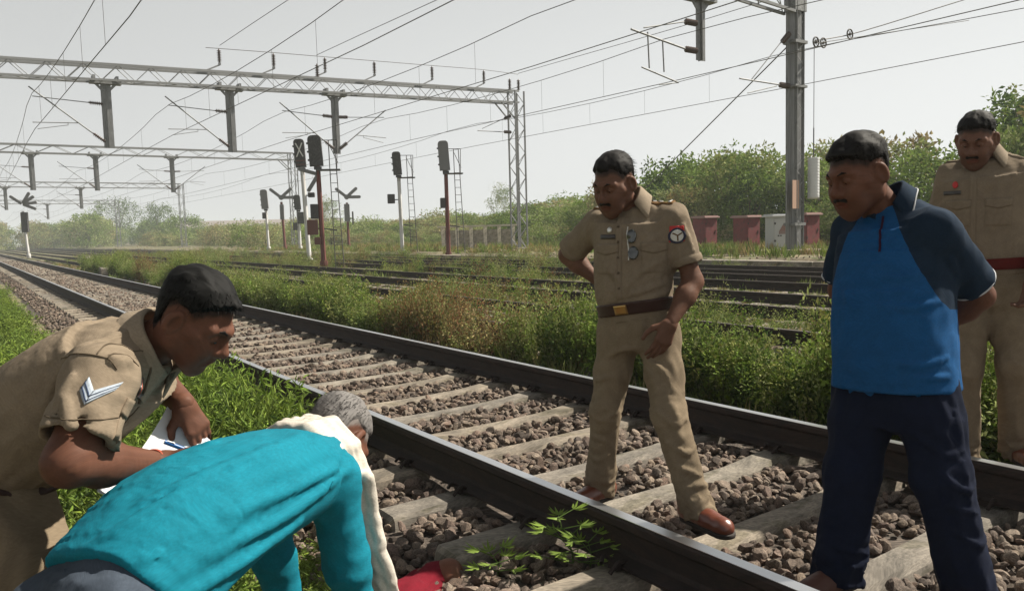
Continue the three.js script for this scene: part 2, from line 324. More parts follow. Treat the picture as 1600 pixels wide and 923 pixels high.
function gantry(label, a, xl, xr, yb, tilt, drops, fine, baseY) {
  const g = thing('overhead_gantry', label, 'gantry', [0, 0, -a], 'portal gantries over the tracks');
  const yy = x => yb + (x - xr) * tilt, hh = 0.62, w = 0.3;
  for (const z of [-w, w]) for (const k of [0, 1]) part(g, 'chord', beam([xl, yy(xl) + k * hh, z], [xr, yy(xr) + k * hh, z], 0.075, k ? 0.1 : 0.085), galv);
  const step = fine ? 0.62 : 1.25, lst = [];
  for (let x = xl + 0.2, i = 0; x < xr - 0.3; x += step, i++) {
    const x2 = Math.min(x + step, xr - 0.1), lo = i % 2;
    for (const z of [-w, w]) { const A = [x, yy(x) + (lo ? hh : 0), z], B = [x2, yy(x2) + (lo ? 0 : hh), z]; fine ? brace(g, A, B, 1) : lst.push(bar(A, B, 0.022, 4)); }
    const A = [x, yy(x), i % 2 ? w : -w], B = [x2, yy(x2), i % 2 ? -w : w]; fine ? brace(g, A, B, 0.8) : lst.push(bar(A, B, 0.018, 4));
  }
  if (lst.length) part(g, 'lattice', merge(lst), galv);
  for (const [x, s] of [[xl, -1], [xr, 1]]) { // lattice column
    const c = x, W = 0.34, top = yy(x) + hh;
    for (const q of [-1, 1]) for (const z of [-1, 1]) part(g, 'column_leg', beam([c + q * W * 0.9, baseY, z * W], [c + q * W * 0.9, top, z * W], 0.075, 0.075), galv);
    const n = fine ? 13 : 8, hs = (top - baseY) / n, l2 = [];
    for (let i = 0; i < n; i++) { const y0 = baseY + i * hs, y1 = y0 + hs, f = i % 2 ? 1 : -1; for (const z of [-1, 1]) { l2.push([[c - f * W * 0.9, y0, z * W], [c + f * W * 0.9, y1, z * W]]); l2.push([[c + z * W * 0.9, y0, -f * W], [c + z * W * 0.9, y1, f * W]]); } }
    if (fine) for (const [A, B] of l2) brace(g, A, B, 1.1); else part(g, 'column_lattice', merge(l2.map(([A, B]) => bar(A, B, 0.02, 4))), galv);
    part(g, 'knee', merge([beam([c - s * 0.3, yy(x) - 0.9, -w], [c - s * 1.25, yy(x), -w], 0.05, 0.07), beam([c - s * 0.3, yy(x) - 0.9, w], [c - s * 1.25, yy(x), w], 0.05, 0.07)]), galv);
    part(g, 'footing', chamfer(1.3, 0.4, 1.3, 0.03), concTones[1], [c, baseY - 0.25, 0]);
  }
  for (const [x, yBot, arms] of drops) dropArm(g, x, yy(x) - 0.09, yBot, arms);
  return { g, yy, hh, w };
}
{
  const G1 = gantry('nearest wide lattice gantry with post insulators along its top beam', 35.4, -2.6, 25.7, 8.36, 0.029, [[5.2, 5.1, [-1]], [10.1, 5.1, [-1]], [15.0, 5.2, [-1, 1]]], true, 0.2);
  // feeder insulators on the beam
  for (const x of [9.85, 12.25, 14.7, 17.25, 20.5, 23.7]) {
    const y = G1.yy(x) + G1.hh;
    part(G1.g, 'insulator_stand', merge([beam([x - 0.75, y + 0.02, 0], [x - 0.1, y + 0.34, 0], 0.06, 0.06), beam([x - 0.1, y + 0.34, 0], [x - 0.1, y + 0.44, 0], 0.1, 0.1)]), galv);
    insulator(G1.g, [x - 0.1, y + 0.42, 0], [x - 0.1, y + 2, 0], 1.2);
  }
  for (const x of [14.2, 25.3, 25.9]) insulator(G1.g, [x, G1.yy(x) + G1.hh + 0.05, 0], [x, 20, 0], 1.3);
  const cx = 25.7; part(G1.g, 'bracket_tube', bar([cx - 0.3, 6.75, 0], [cx - 2.6, 6.72, 0], 0.024, 6), galv); insulator(G1.g, [cx - 0.35, 6.75, 0], [cx - 3, 6.75, 0], 1.1);
  part(G1.g, 'stay_tube', bar([cx - 0.3, 7.7, 0], [cx - 2.3, 6.85, 0], 0.02, 6), galv); insulator(G1.g, [cx - 0.35, 7.67, 0], [cx - 2.35, 6.8, 0], 1.1);
  gantry('middle lattice gantry, seen below the nearest beam, ending at the big white signal', 70, -2.6, 25.3, 8.3, 0.003, [[4.8, 5.4, [-1]], [9.2, 5.4, [-1]], [14.9, 5.3, [-1, 1]]], false, 0.2);
  gantry('third lattice gantry, low on the left in the haze', 113, -2.6, 25, 8.3, 0, [[4.8, 5.5, [-1]], [12.9, 5.6, [-1]]], false, 0.2);
  gantry('farthest gantry, thin and pale above the distant trees on the left', 160, -2.6, 24, 8.3, 0, [[5, 5.5, [-1]], [12.9, 5.6, [-1]]], false, 0.2);
}
{ // lattice mast on the right with the balance weight
  const a = 16, x = 23.25, b = 0.26;
  const m = thing('catenary_mast', 'tall steel mast on the right with lattice side and pulleys', 'mast', [x, b, -a]);
  const H = 9.6, w = 0.24, d = 0.2;
  part(m, 'channel', merge([beam([-w, 0, 0], [-w, H, 0], 0.03, 0.36), beam([-w + 0.05, 0, 0.17], [-w + 0.05, H, 0.17], 0.12, 0.02), beam([-w + 0.05, 0, -0.17], [-w + 0.05, H, -0.17], 0.12, 0.02)]), galv);
  part(m, 'channel', merge([beam([w, 0, 0], [w, H, 0], 0.03, 0.36), beam([w - 0.05, 0, 0.17], [w - 0.05, H, 0.17], 0.12, 0.02), beam([w - 0.05, 0, -0.17], [w - 0.05, H, -0.17], 0.12, 0.02)]), galv);
  for (let i = 0; i < 24; i++) for (const z of [0.17, -0.17]) { const f = i % 2 ? 1 : -1; part(m, 'lacing_bar', beam([-f * w, 0.2 + i * 0.38, z * 1.07], [f * w, 0.58 + i * 0.38, z * 1.07], 0.045, 0.012, [0, 0, 1]), galv); }
  part(m, 'number_plate', box(0.36, 0.95, 0.02, -0.26, 2.0, 0.21), mat(lin(0.42, 0.27, 0.2), 0.7));
  part(m, 'band', merge([box(0.66, 0.1, 0.5, 0, 7.05, 0), box(0.66, 0.08, 0.5, 0, 5.6, 0), box(0.6, 0.1, 0.46, 0, 1.0, 0)]), galv);
  part(m, 'footing', chamfer(1.5, 0.35, 1.5, 0.04), concTones[2], [0, -0.2, 0]);
  part(m, 'head_frame', merge([box(0.62, 0.9, 0.44, 0, 8.5, 0), beam([-0.3, 8.0, 0.2], [-7.5, 8.35, 0.2], 0.07, 0.09), beam([-0.3, 8.0, -0.2], [-7.5, 8.35, -0.2], 0.07, 0.09), beam([-0.3, 8.75, 0], [-7.5, 9.1, 0], 0.07, 0.09)]), galv);
  for (let i = 0; i < 11; i++) brace(m, [-0.4 - i * 0.62, 8.0 + i * 0.03, i % 2 ? 0.2 : -0.2], [-1.02 - i * 0.62, 8.78 + i * 0.03, 0], 1.1);
  dropArm(m, -4.72, 7.75, 5.98, []);
  for (const yb of [6.25, 7.05]) insulator(m, [-4.85, yb, 0], [-7, yb - 0.0, 0], 1.15);
  part(m, 'bracket_tube', merge([bar([-5.35, 6.25, 0], [-7.6, 6.55, 0], 0.028), bar([-5.35, 7.05, 0], [-7.1, 6.65, 0], 0.02), bar([-6.35, 6.42, 0], [-6.3, 5.5, 0], 0.022), bar([-6.95, 6.55, 0], [-6.9, 5.55, 0], 0.022), bar([-7.2, 5.55, 0], [-5.7, 5.25, 0], 0.022), bar([-5.7, 5.25, 0], [-6.5, 5.12, 0], 0.016)]), galv);
  insulator(m, [-0.3, 5.6, 0], [-3, 5.6, 0], 1.15); part(m, 'stay_tube', merge([bar([-0.85, 5.6, 0], [-2.9, 5.62, 0], 0.024), bar([-0.3, 7.4, 0], [-2.3, 5.65, 0], 0.016), bar([-1.0, 5.55, 0], [-2.5, 5.2, 0], 0.018)]), galv);
  insulator(m, [-0.3, 7.35, 0], [-2.3, 5.6, 0], 1.15);
  const wheel = (wx, wy, r) => { const k = [new THREE.TorusGeometry(r, 0.025, 6, 20), new THREE.CylinderGeometry(0.04, 0.04, 0.1, 8).rotateX(Math.PI / 2)]; for (let i = 0; i < 3; i++) k.push(bar([-r * Math.cos(i * 1.05), -r * Math.sin(i * 1.05), 0], [r * Math.cos(i * 1.05), r * Math.sin(i * 1.05), 0], 0.012, 4)); part(m, 'pulley', merge(k), darkSteel, [wx, wy, 0.3]); };
  wheel(0.72, 7.1, 0.16); wheel(1.15, 7.12, 0.16); wheel(2.75, 7.6, 0.17);
  const cw = thing('balance_weight', 'white ribbed cylinder weight hanging beside the right mast', 'weight', [x + 0.62, 2.1, -a + 0.3]);
  const pr = [[0.001, 0]]; for (let i = 0; i < 14; i++) { pr.push([0.19, 0.01 + i * 0.1], [0.19, 0.09 + i * 0.1], [0.175, 0.095 + i * 0.1]); } pr.push([0.001, 1.41]);
  part(cw, 'weights', lathe(pr, 18), mat(lin(0.62, 0.63, 0.64), 0.7)); part(cw, 'rod', bar([0, 1.4, 0], [0, 2.4, 0], 0.022), darkSteel); part(cw, 'wire', bar([0, 2.4, 0], [0, 5.2, 0], 0.012), wireMat);
}
function wire(name, label, pts, r, seg) { return single(name, label, 'wire', tube(pts, r, 5, seg ?? pts.length * 4), wireMat, [0, 0, 0], 'overhead wires'); }
{ // catenary, contact wires and their thin droppers for each electrified track
  const sup = [-28, 16, 35.4, 70, 113, 160, 215, 300, 420];
  const set = (x, label, hc, hk, off) => {
    const cat = [], con = [];
    for (let i = 0; i < sup.length - 1; i++) { const L = sup[i + 1] - sup[i]; for (let k = 0; k < 6; k++) { const t = k / 6; const st = (i % 2 ? 1 : -1) * 0.2 * (1 - 2 * t); cat.push([x + st + off * 0, hk - 4 * t * (1 - t) * Math.min(0.9, L * 0.013), -(sup[i] + t * L)]); con.push([x + st, hc, -(sup[i] + t * L)]); } }
    const w = thing('catenary_wire', `catenary and contact wires over ${label}`, 'wire', [0, 0, 0], 'overhead wires');
    part(w, 'catenary', tube(cat, 0.011, 5, cat.length * 3), wireMat); part(w, 'contact_wire', tube(con, 0.011, 5, con.length * 2), wireMat);
    for (let i = 1; i < 5; i++) for (let k = 1; k < 6; k++) { const c = cat[i * 6 + k], d = con[i * 6 + k]; part(w, 'wire_dropper', bar(c, d, 0.005, 4), wireMat); }
  };
  set(2.75, 'the near track', 5.6, 6.95, 0);
  set(7.6, 'the second track', 5.6, 6.9, 0);
  set(12.4, 'the third track', 5.6, 6.9, 0);
  set(17.4, 'the fourth track', 5.6, 6.9, 0);
  set(22.6, 'the far edge of the yard', 5.8, 6.95, 0);
  const a1 = 35.4; // feeder wires along the gantry insulators and beyond
  const top = x => 8.36 + (x - 25.7) * 0.029 + 0.62 + 1.06;
  wire('feeder_wire', 'feeder wire strung along the tops of the nearest gantry insulators', [[9.2, top(9.2) - 0.02, -a1], [12.15, top(12.15), -a1], [14.6, top(14.6), -a1], [17.15, top(17.15), -a1], [20.4, top(20.4), -a1], [23.6, top(23.6), -a1], [25.9, 9.95, -a1]], 0.014);
  wire('feeder_wire', 'long thin wire falling from the sky to the nearest gantry column', [[25.9, 10.0, -a1], [24.5, 9.4, -16], [23.2, 9.9, 20]], 0.013);
  wire('feeder_wire', 'high wire crossing the middle of the sky above the gantry', [[14.2, 9.75, -a1], [14.2, 9.2, -10], [14.2, 10, 20]], 0.013);
  wire('feeder_wire', 'high wire rising from the left end of the gantry insulators', [[9.8, 9.7, -a1], [9.9, 9.2, -10], [10, 10, 20]], 0.012);
  wire('guy_wire', 'slanting stay wire running from the right mast down behind the hedge', [[22.9, 7.2, -16], [28.2, 0.3, -32.5]], 0.022, 2);
  wire('anchor_wire', 'anchor wire leaving the right mast pulleys toward the upper right', [[23.9, 7.4, -15.7], [26.0, 7.85, -15.75], [31, 9.4, -14]], 0.018, 8);
  wire('anchor_wire', 'second anchor wire below the pulleys on the right', [[23.9, 7.3, -15.7], [31, 8.6, -14]], 0.012, 4);
}
// ---------------------------------------------------------------- colour-light signals
const mastWhite = new THREE.MeshStandardMaterial({ map: dataTex(256, (u, v) => { const st = smooth(0.12, 0.3, tfbm(u, v, 14, 4, 5)); const s = 0.86 + tfbm(u, v, 10, 4) * 0.15; return [s - st * 0.3, s - st * 0.36, s - st * 0.42]; }), color: lin(0.82, 0.82, 0.82), roughness: 0.7 });
const mastRed = new THREE.MeshStandardMaterial({ map: dataTex(256, (u, v) => { const st = smooth(0.05, 0.3, tfbm(u, v, 16, 4, 5)); const s = 0.9 + tfbm(u, v, 10, 4) * 0.2; return [s * (0.47 - st * 0.12), s * (0.25 - st * 0.05), s * (0.22 - st * 0.03)]; }), color: lin(0.9, 0.9, 0.9), roughness: 0.75 });
const signalBlack = new THREE.MeshStandardMaterial({ map: dataTex(256, (u, v) => { const s = 0.27 + tfbm(u, v, 14, 4) * 0.2; return [s, s * 0.97, s * 0.97]; }), color: lin(0.8, 0.8, 0.82), roughness: 0.75 });
const signalGrey = mat(lin(0.16, 0.16, 0.165), 0.8);
const paintWhite = mat(lin(0.6, 0.6, 0.58), 0.7);
const rustRed = mat(lin(0.12, 0.05, 0.04), 0.8);
function headGeo(w, h, d) { // rounded signal head with hoods facing -z side
  const s = new THREE.Shape(), r = w * 0.35; s.moveTo(-w / 2, 0); s.lineTo(w / 2, 0); s.lineTo(w / 2, h - r); s.quadraticCurveTo(w / 2, h, w / 2 - r, h); s.lineTo(-w / 2 + r, h); s.quadraticCurveTo(-w / 2, h, -w / 2, h - r); s.closePath();
  const g = new THREE.ExtrudeGeometry(s, { depth: d, bevelEnabled: true, bevelThickness: 0.02, bevelSize: 0.02, bevelSegments: 2, curveSegments: 5 }); g.translate(0, 0, -d / 2); return g;
}
function signal(o) {
  const t = thing(o.name ?? 'railway_signal', o.label, 'signal', [o.x, o.y ?? -0.1, -o.a], 'signals in the yard');
  t.rotation.y = -0.45; const m = o.red ? mastRed : mastWhite, H = o.h;
  part(t, 'mast', lathe([[0.001, 0], [0.16, 0], [0.16, 0.35], [0.105, 0.4], [0.095, H], [0.001, H + 0.02]], 14), m).rotation.z = o.lean ?? 0;
  const ox = -(o.lean ?? 0) * H;
  if (o.base) part(t, 'base_block', chamfer(0.55, 0.4, 0.55, 0.02), signalBlack, [0, -0.1, 0]);
  if (o.head) {
    const [w, h] = o.head; const hd = part(t, 'signal_head', headGeo(w, h, 0.22), o.greyHead ? signalGrey : signalBlack, [ox - 0.04, H, 0]); hd.rotation.z = 0.05;
    for (let k = 0; k < 3; k++) { part(hd, 'hood', (() => { const c = new THREE.CylinderGeometry(0.1, 0.12, 0.22, 12, 1, true, -1.2, 2.4 + 1.5); c.rotateX(Math.PI / 2); return c; })(), signalBlack, [0, h * (0.22 + k * 0.27), -0.2]); part(hd, 'hinge', box(0.06, 0.07, 0.12, -w / 2 - 0.05, h * (0.2 + k * 0.28), 0), signalBlack); }
    if (o.cross) { part(hd, 'white_cross', merge([beam([-w * 0.33, h * 0.36, 0.145], [w * 0.33, h * 0.86, 0.145], 0.05, 0.012, [0, 0, 1]), beam([w * 0.33, h * 0.36, 0.155], [-w * 0.33, h * 0.86, 0.155], 0.05, 0.012, [0, 0, 1])]), paintWhite); part(hd, 'white_band', merge([box(w * 0.9, 0.05, 0.03, 0, h * 0.22, 0.14), box(w * 0.8, 0.04, 0.03, 0, h * 0.08, 0.14)]), rustRed); }
    part(t, 'neck', merge([box(0.3, 0.12, 0.2, ox, H - 0.1, 0), box(0.16, 0.25, 0.16, ox, H - 0.25, 0)]), signalBlack);
  }
  if (o.ladder) {
    const lx = 0.62, z = 0.05, rungs = [];
    part(t, 'ladder_rail', bar([lx - 0.15, 0, z], [lx - 0.22, H + 1.0, z], 0.02, 5), darkSteel); part(t, 'ladder_rail', bar([lx + 0.2, -0.1, z + 0.1], [lx + 0.02, H + 1.0, z], 0.02, 5), darkSteel);
    for (let y = 0.3; y < H - 0.1; y += 0.36) { const k = (y / (H + 1)); part(t, 'rung', bar([lx - 0.15 - 0.07 * k, y, z], [lx + 0.2 - 0.18 * k, y, z + 0.1 * (1 - k)], 0.012, 4), darkSteel); }
    part(t, 'platform', merge([box(0.95, 0.05, 0.5, 0.35, H - 0.18, 0), beam([0.05, H + 1.02, 0.0], [0.75, H + 1.02, 0], 0.03, 0.03), bar([0.75, H + 1.02, 0], [0.7, H - 0.15, 0.2], 0.018, 5), bar([0.4, H + 0.9, 0], [0.75, H + 0.1, 0.1], 0.016, 5), beam([0.02, 1.7, 0], [0.6, 1.62, 0.05], 0.04, 0.06)]), darkSteel);
  }
  if (o.arms) for (const an of o.arms) { const s = new THREE.Shape(); const L = o.armL ?? 0.85, r = o.armR ?? 0.11; s.absarc(L, 0, r, -Math.PI / 2, Math.PI / 2); s.lineTo(0.08, r); s.lineTo(0.08, -r); s.closePath(); const g = new THREE.ExtrudeGeometry(s, { depth: 0.1, bevelEnabled: true, bevelSize: 0.012, bevelThickness: 0.012, bevelSegments: 1, curveSegments: 6 }); g.rotateZ(an); g.translate(ox, H + (o.armY ?? 0.2), -0.05); part(t, 'route_arm', g, signalGrey); }
  if (o.hub) part(t, 'arm_hub', (() => { const c = new THREE.CylinderGeometry(0.2, 0.2, 0.16, 14); c.rotateX(Math.PI / 2); c.translate(ox, H + (o.armY ?? 0.2), 0); return c; })(), signalGrey);
  if (o.boxes) for (const [bx, by, w, h, c] of o.boxes) part(t, 'equipment_box', merge([chamfer(w, h, 0.3, 0.03).translate(bx, by, 0), box(w * 0.5, h * 0.3, 0.44, bx, by + h * 0.6, -0.05), box(Math.abs(bx), 0.05, 0.08, bx / 2, by + h * 0.4, 0)]), c);
  return t;
}
signal({ label: 'white mast signal whose black head carries a pale cross, beside the red mast', x: 13.2, a: 34.9, h: 4.6, head: [0.44, 1.25], cross: 1, base: 1, lean: 0.03, boxes: [[0.22, 3.2, 0.3, 0.22, signalBlack]] });
signal({ label: 'tall dark red signal mast with ladder, second from the left of the big four', x: 12.1, a: 30.4, h: 4.25, red: 1, head: [0.5, 1.2], ladder: 1, lean: 0.015, arms: [2.85, 4.15], armR: 0.06, armL: 0.75, armY: -0.35, boxes: [[-0.28, 2.1, 0.3, 0.6, signalBlack], [-0.38, 1.45, 0.42, 0.62, rustRed], [-0.2, 1.05, 0.25, 0.3, rustRed]] });
signal({ label: 'white mast signal with ladder and small black box halfway up', x: 19.6, a: 37.9, y: 0.1, h: 4.4, head: [0.42, 1.2], ladder: 1, lean: 0.012, boxes: [[-0.5, 2.85, 0.4, 0.5, signalBlack]] });
signal({ label: 'red mast signal with round-topped grey head and ladder, rightmost of the signals', x: 19.6, a: 33.0, y: -0.05, h: 4.4, red: 1, head: [0.46, 1.4], greyHead: 1, ladder: 1, boxes: [[-0.2, 2.55, 0.24, 0.5, signalBlack]] });
signal({ label: 'small far white signal left of the three-armed indicator', x: 20.1, a: 62.0, y: 0.2, h: 3.4, head: [0.5, 1.5], greyHead: 1, lean: 0.02, boxes: [[-0.2, 2.6, 0.3, 0.5, signalBlack]] });
signal({ label: 'red mast with three fanned grey indicator arms, left of the white mast', x: 21.2, a: 61.3, y: 0.2, h: 3.9, red: 1, arms: [2.45, 0.72, 0], hub: 1, armL: 1.0, armY: 0.35, lean: 0.03, boxes: [[-0.1, 2.5, 0.3, 1.2, signalGrey]] });
signal({ label: 'short white mast with dark boxes just behind the white signal', x: 21.5, a: 58.7, y: 0.2, h: 3.2, head: [0.45, 1.1], boxes: [[0.25, 2.1, 0.7, 0.9, signalBlack], [-0.3, 1.6, 0.3, 0.6, signalBlack]] });
signal({ label: 'dark mast with three fanned indicator arms, right of the tall red signal', x: 25.4, a: 58.4, y: 0.3, h: 3.6, red: 1, arms: [2.45, 0.72, 0], hub: 1, armL: 1.0, armY: 0.45, boxes: [[-0.02, 2.1, 0.42, 1.4, signalGrey], [0.42, 1.9, 0.12, 1.0, darkSteel]] });
signal({ label: 'lone signal with five fanned indicator arms at the far left', x: 4.65, a: 78, y: 0.1, h: 4.0, arms: [2.5, 1.0, 0.6, 0.1, -0.4], armL: 1.05, armY: 0.6, lean: 0.05, boxes: [[-0.1, 2.2, 0.5, 1.7, signalBlack]] });

// ---------------------------------------------------------------- lineside cabinets, wall, far shed
const cabRed = new THREE.MeshStandardMaterial({ map: dataTex(256, (u, v) => { const st = smooth(0.08, 0.3, tfbm(u, v, 7, 5, 5)); const s = 0.92 + tfbm(u, v, 6, 4) * 0.2; return [s * (0.47 - st * 0.08), s * (0.20 + st * 0.02), s * (0.215)]; }), roughness: 0.7 });
const cabRoof = mat(lin(0.32, 0.2, 0.185), 0.8), cabDark = mat(lin(0.04, 0.03, 0.03), 0.8);
function cabinet(label, x, a, w, h, d, m, roof, ry, grey) {
  const t = thing('relay_cabinet', label, 'cabinet', [x, 0.22, -a], grey ? undefined : 'lineside cabinets'); t.rotation.y = ry;
  part(t, 'plinth', chamfer(w + 0.1, 0.22, d + 0.1, 0.02), concTones[1], [0, -0.08, 0]);
  part(t, 'case', chamfer(w, h, d, 0.012), m, [0, 0.14, 0]);
  part(t, 'roof', merge([chamfer(w + 0.16, 0.07, d + 0.22, 0.015).translate(0, h + 0.14, 0), box(w + 0.08, 0.05, d + 0.1, 0, h + 0.23, 0)]), roof);
  const dr = part(t, 'door', chamfer(w - 0.1, h - 0.12, 0.02, 0.004), m, [0, 0.2, d / 2 + 0.008]);
  part(dr, 'handle', box(0.03, 0.14, 0.03, w * 0.32, h * 0.45, 0.02), cabDark);
  for (const y of [0.2, 0.75]) part(dr, 'hinge', box(0.05, 0.08, 0.02, -w * 0.42, y * h, 0.016), cabDark);
  if (grey) { const tri = new THREE.Shape(); tri.moveTo(-0.19, 0); tri.lineTo(0.19, 0); tri.lineTo(0, 0.3); tri.closePath(); part(dr, 'warning_triangle', new THREE.ExtrudeGeometry(tri, { depth: 0.006, bevelEnabled: false }).translate(0, h * 0.5, 0.012), mat(lin(0.25, 0.15, 0.13), 0.8)); part(dr, 'plate', box(0.4, 0.12, 0.008, 0, h * 0.46, 0.014), mat(lin(0.25, 0.18, 0.17), 0.8)); part(dr, 'latch', merge([box(0.05, 0.05, 0.02, -0.22, h * 0.36, 0.016), box(0.05, 0.05, 0.02, -0.12, h * 0.36, 0.016)]), cabDark); }
  return t;
}
cabinet('dark red lineside cabinet just right of the standing officer', 28.7, 24.6, 0.78, 1.28, 0.8, cabRed, cabRoof, -0.1);
cabinet('dark red lineside cabinet left of the pale grey one', 28.1, 21.75, 0.78, 1.22, 0.8, cabRed, cabRoof, -0.1);
cabinet('pale grey cabinet with a warning triangle, next to the right mast', 25.2, 18.0, 0.86, 1.18, 0.55, mat(lin(0.42, 0.43, 0.44), 0.7), mat(lin(0.5, 0.51, 0.52), 0.7), -0.4, true);
cabinet('red lineside cabinet mostly hidden behind the right mast', 29.2, 19.6, 0.85, 1.25, 0.8, cabRed, cabRoof, -0.1);
{
  const wallPale = new THREE.MeshStandardMaterial({ map: concMap, color: lin(1.9, 1.9, 1.95), roughness: 0.95 }), wallDull = new THREE.MeshStandardMaterial({ map: concMap, color: lin(0.9, 0.88, 0.86), roughness: 0.95 });
  const t = thing('concrete_wall', 'low pale concrete panel wall among the bushes behind the red signal', 'wall', [0, 0, 0]);
  for (let k = 0; k < 6; k++) part(t, k ? `post_${String(k).padStart(3, '0')}` : 'post', chamfer(0.22, 1.5, 0.24, 0.015), wallPale, [24.6 + k * 0.72, 0.1, -(42 - k * 0.5)]).rotation.y = -0.607;
  for (let k = 0; k < 5; k++) part(t, k ? `panel_${String(k).padStart(3, '0')}` : 'panel', chamfer(0.68, 1.32, 0.1, 0.01), wallDull, [24.96 + k * 0.72, 0.1, -(41.75 - k * 0.5)]).rotation.y = -0.607;
  part(t, 'coping', beam([24.3, 1.66, -42.2], [28.5, 1.66, -39.3], 0.34, 0.1), wallPale);
}
{
  const t = thing('long_shed', 'long low pale-roofed shed in the haze beyond the left bushes', 'building', [0, 0, 0]);
  const wm = mat(lin(0.42, 0.38, 0.35), 0.9), rm = mat(lin(0.2, 0.17, 0.16), 0.8);
  const A = [52, 0, -262], B = [100, 0, -240];
  part(t, 'wall', beam([A[0], 2.4, A[2]], [B[0], 2.4, B[2]], 14, 4.8), wm);
  const rf = part(t, 'roof', merge([beam([A[0] - 1, 6.2, A[2] - 4], [B[0] + 1, 6.2, B[2] - 4], 8.6, 0.25, [0.1, 1, 0.28]), beam([A[0] - 1, 5.3, A[2] + 4.2], [B[0] + 1, 5.3, B[2] + 4.2], 8.6, 0.25, [-0.1, 1, 0.35])]), rm);
}

// ---------------------------------------------------------------- vegetation
function leafMat(r, g, b, tr = 0.3) { return new THREE.MeshPhysicalMaterial({ color: lin(r, g, b), roughness: 0.85, transmission: tr, thickness: 0, vertexColors: true, ior: 1.2, specularIntensity: 0.3 }); }
class Leaves { // collects leaf blades with a tint each
  constructor() { this.p = []; this.c = []; this.n = 0; }
  leaf(o, dir, side, L, W, tint) { // pointed blade, folded along the midrib
    const nrm = V().crossVectors(dir, side);
    const a = o, b = o.clone().addScaledVector(dir, L * 0.45).addScaledVector(side, W).addScaledVector(nrm, W * 0.35), c = o.clone().addScaledVector(dir, L).addScaledVector(nrm, -L * 0.12), d = o.clone().addScaledVector(dir, L * 0.45).addScaledVector(side, -W).addScaledVector(nrm, W * 0.35);
    for (const q of [a, b, c, a, c, d]) { this.p.push(q.x, q.y, q.z); this.c.push(...tint); } this.n += 2;
  }
  stalk(a, b, r, tint) {
    const d = b.clone().sub(a).normalize(), s = V().crossVectors(d, Math.abs(d.y) > 0.9 ? V(1, 0, 0) : UP).normalize(), t = V().crossVectors(d, s), ring = [0, 2.09, 4.19].map(f => [Math.cos(f), Math.sin(f)]);
    for (let i = 0; i < 3; i++) { const [c0, s0] = ring[i], [c1, s1] = ring[(i + 1) % 3]; const A = a.clone().addScaledVector(s, c0 * r).addScaledVector(t, s0 * r), B = a.clone().addScaledVector(s, c1 * r).addScaledVector(t, s1 * r), C = b.clone().addScaledVector(s, c0 * r * 0.6).addScaledVector(t, s0 * r * 0.6), D = b.clone().addScaledVector(s, c1 * r * 0.6).addScaledVector(t, s1 * r * 0.6); for (const q of [A, B, C, B, D, C]) { this.p.push(q.x, q.y, q.z); this.c.push(...tint); } }
  }
  geo() { const g = new THREE.BufferGeometry(); g.setAttribute('position', new THREE.Float32BufferAttribute(this.p, 3)); g.setAttribute('color', new THREE.Float32BufferAttribute(this.c, 3)); g.computeVertexNormals(); return g; }
}
const rdir = (u = 0) => V(rr(-1, 1), rr(-1, 1) + u, rr(-1, 1)).normalize();
function tintOf(base, v = 0.3) { const k = 1 + rr(-v, v); return [base[0] * k, base[1] * k, base[2] * k * rr(0.8, 1.1)]; }
const GREENS = { fresh: [0.19, 0.27, 0.06], mid: [0.14, 0.20, 0.05], deep: [0.07, 0.115, 0.034], olive: [0.23, 0.25, 0.09], dry: [0.30, 0.24, 0.11], rust: [0.24, 0.13, 0.07], pale: [0.29, 0.33, 0.14], straw: [0.36, 0.31, 0.16] };
function weedGeo(h, stems, leafL, leafW, per, pal, spread = 0.45) {
  const L = new Leaves();
  for (let s = 0; s < stems; s++) {
    const an = rr(0, 6.28), lean = rr(0.05, spread), tip = V(Math.cos(an) * lean * h, h * rr(0.6, 1.05), Math.sin(an) * lean * h), b0 = V(rr(-0.06, 0.06), -0.04, rr(-0.06, 0.06));
    let prev = b0; const st = pal[Math.floor(rnd() * pal.length)];
    const N = 4; for (let i = 1; i <= N; i++) { const t = i / N, q = b0.clone().lerp(tip, t); q.x += Math.cos(an) * lean * h * 0.3 * t * t; q.z += Math.sin(an) * lean * h * 0.3 * t * t; q.y -= 0.05 * h * t * t; L.stalk(prev, q, 0.0045 * (1.2 - t), [0.1, 0.12, 0.05]); 
      for (let k = 0; k < per; k++) { const o = prev.clone().lerp(q, rnd()); const d = rdir(0.25); d.y *= 0.7; d.normalize(); const side = V().crossVectors(d, rdir()).normalize(); const f = lerp(1.15, 0.65, t) * rr(0.6, 1.2); o.addScaledVector(d, rr(0, 0.04)); L.leaf(o, d, side, leafL * f, leafW * f, tintOf(st)); }
      prev = q; }
  }
  return L.geo();
}
function grassGeo(h, n, pal) { const L = new Leaves(); for (let i = 0; i < n; i++) { const o = V(rr(-0.12, 0.12), -0.02, rr(-0.12, 0.12)), d = V(rr(-0.55, 0.55), 1, rr(-0.55, 0.55)).normalize(), s = V().crossVectors(d, rdir()).normalize(); L.leaf(o, d, s, h * rr(0.5, 1.1), h * 0.03 + 0.002, tintOf(pal[Math.floor(rnd() * pal.length)])); } return L.geo(); }
const leafTissue = leafMat(1, 1, 1, 0.32);
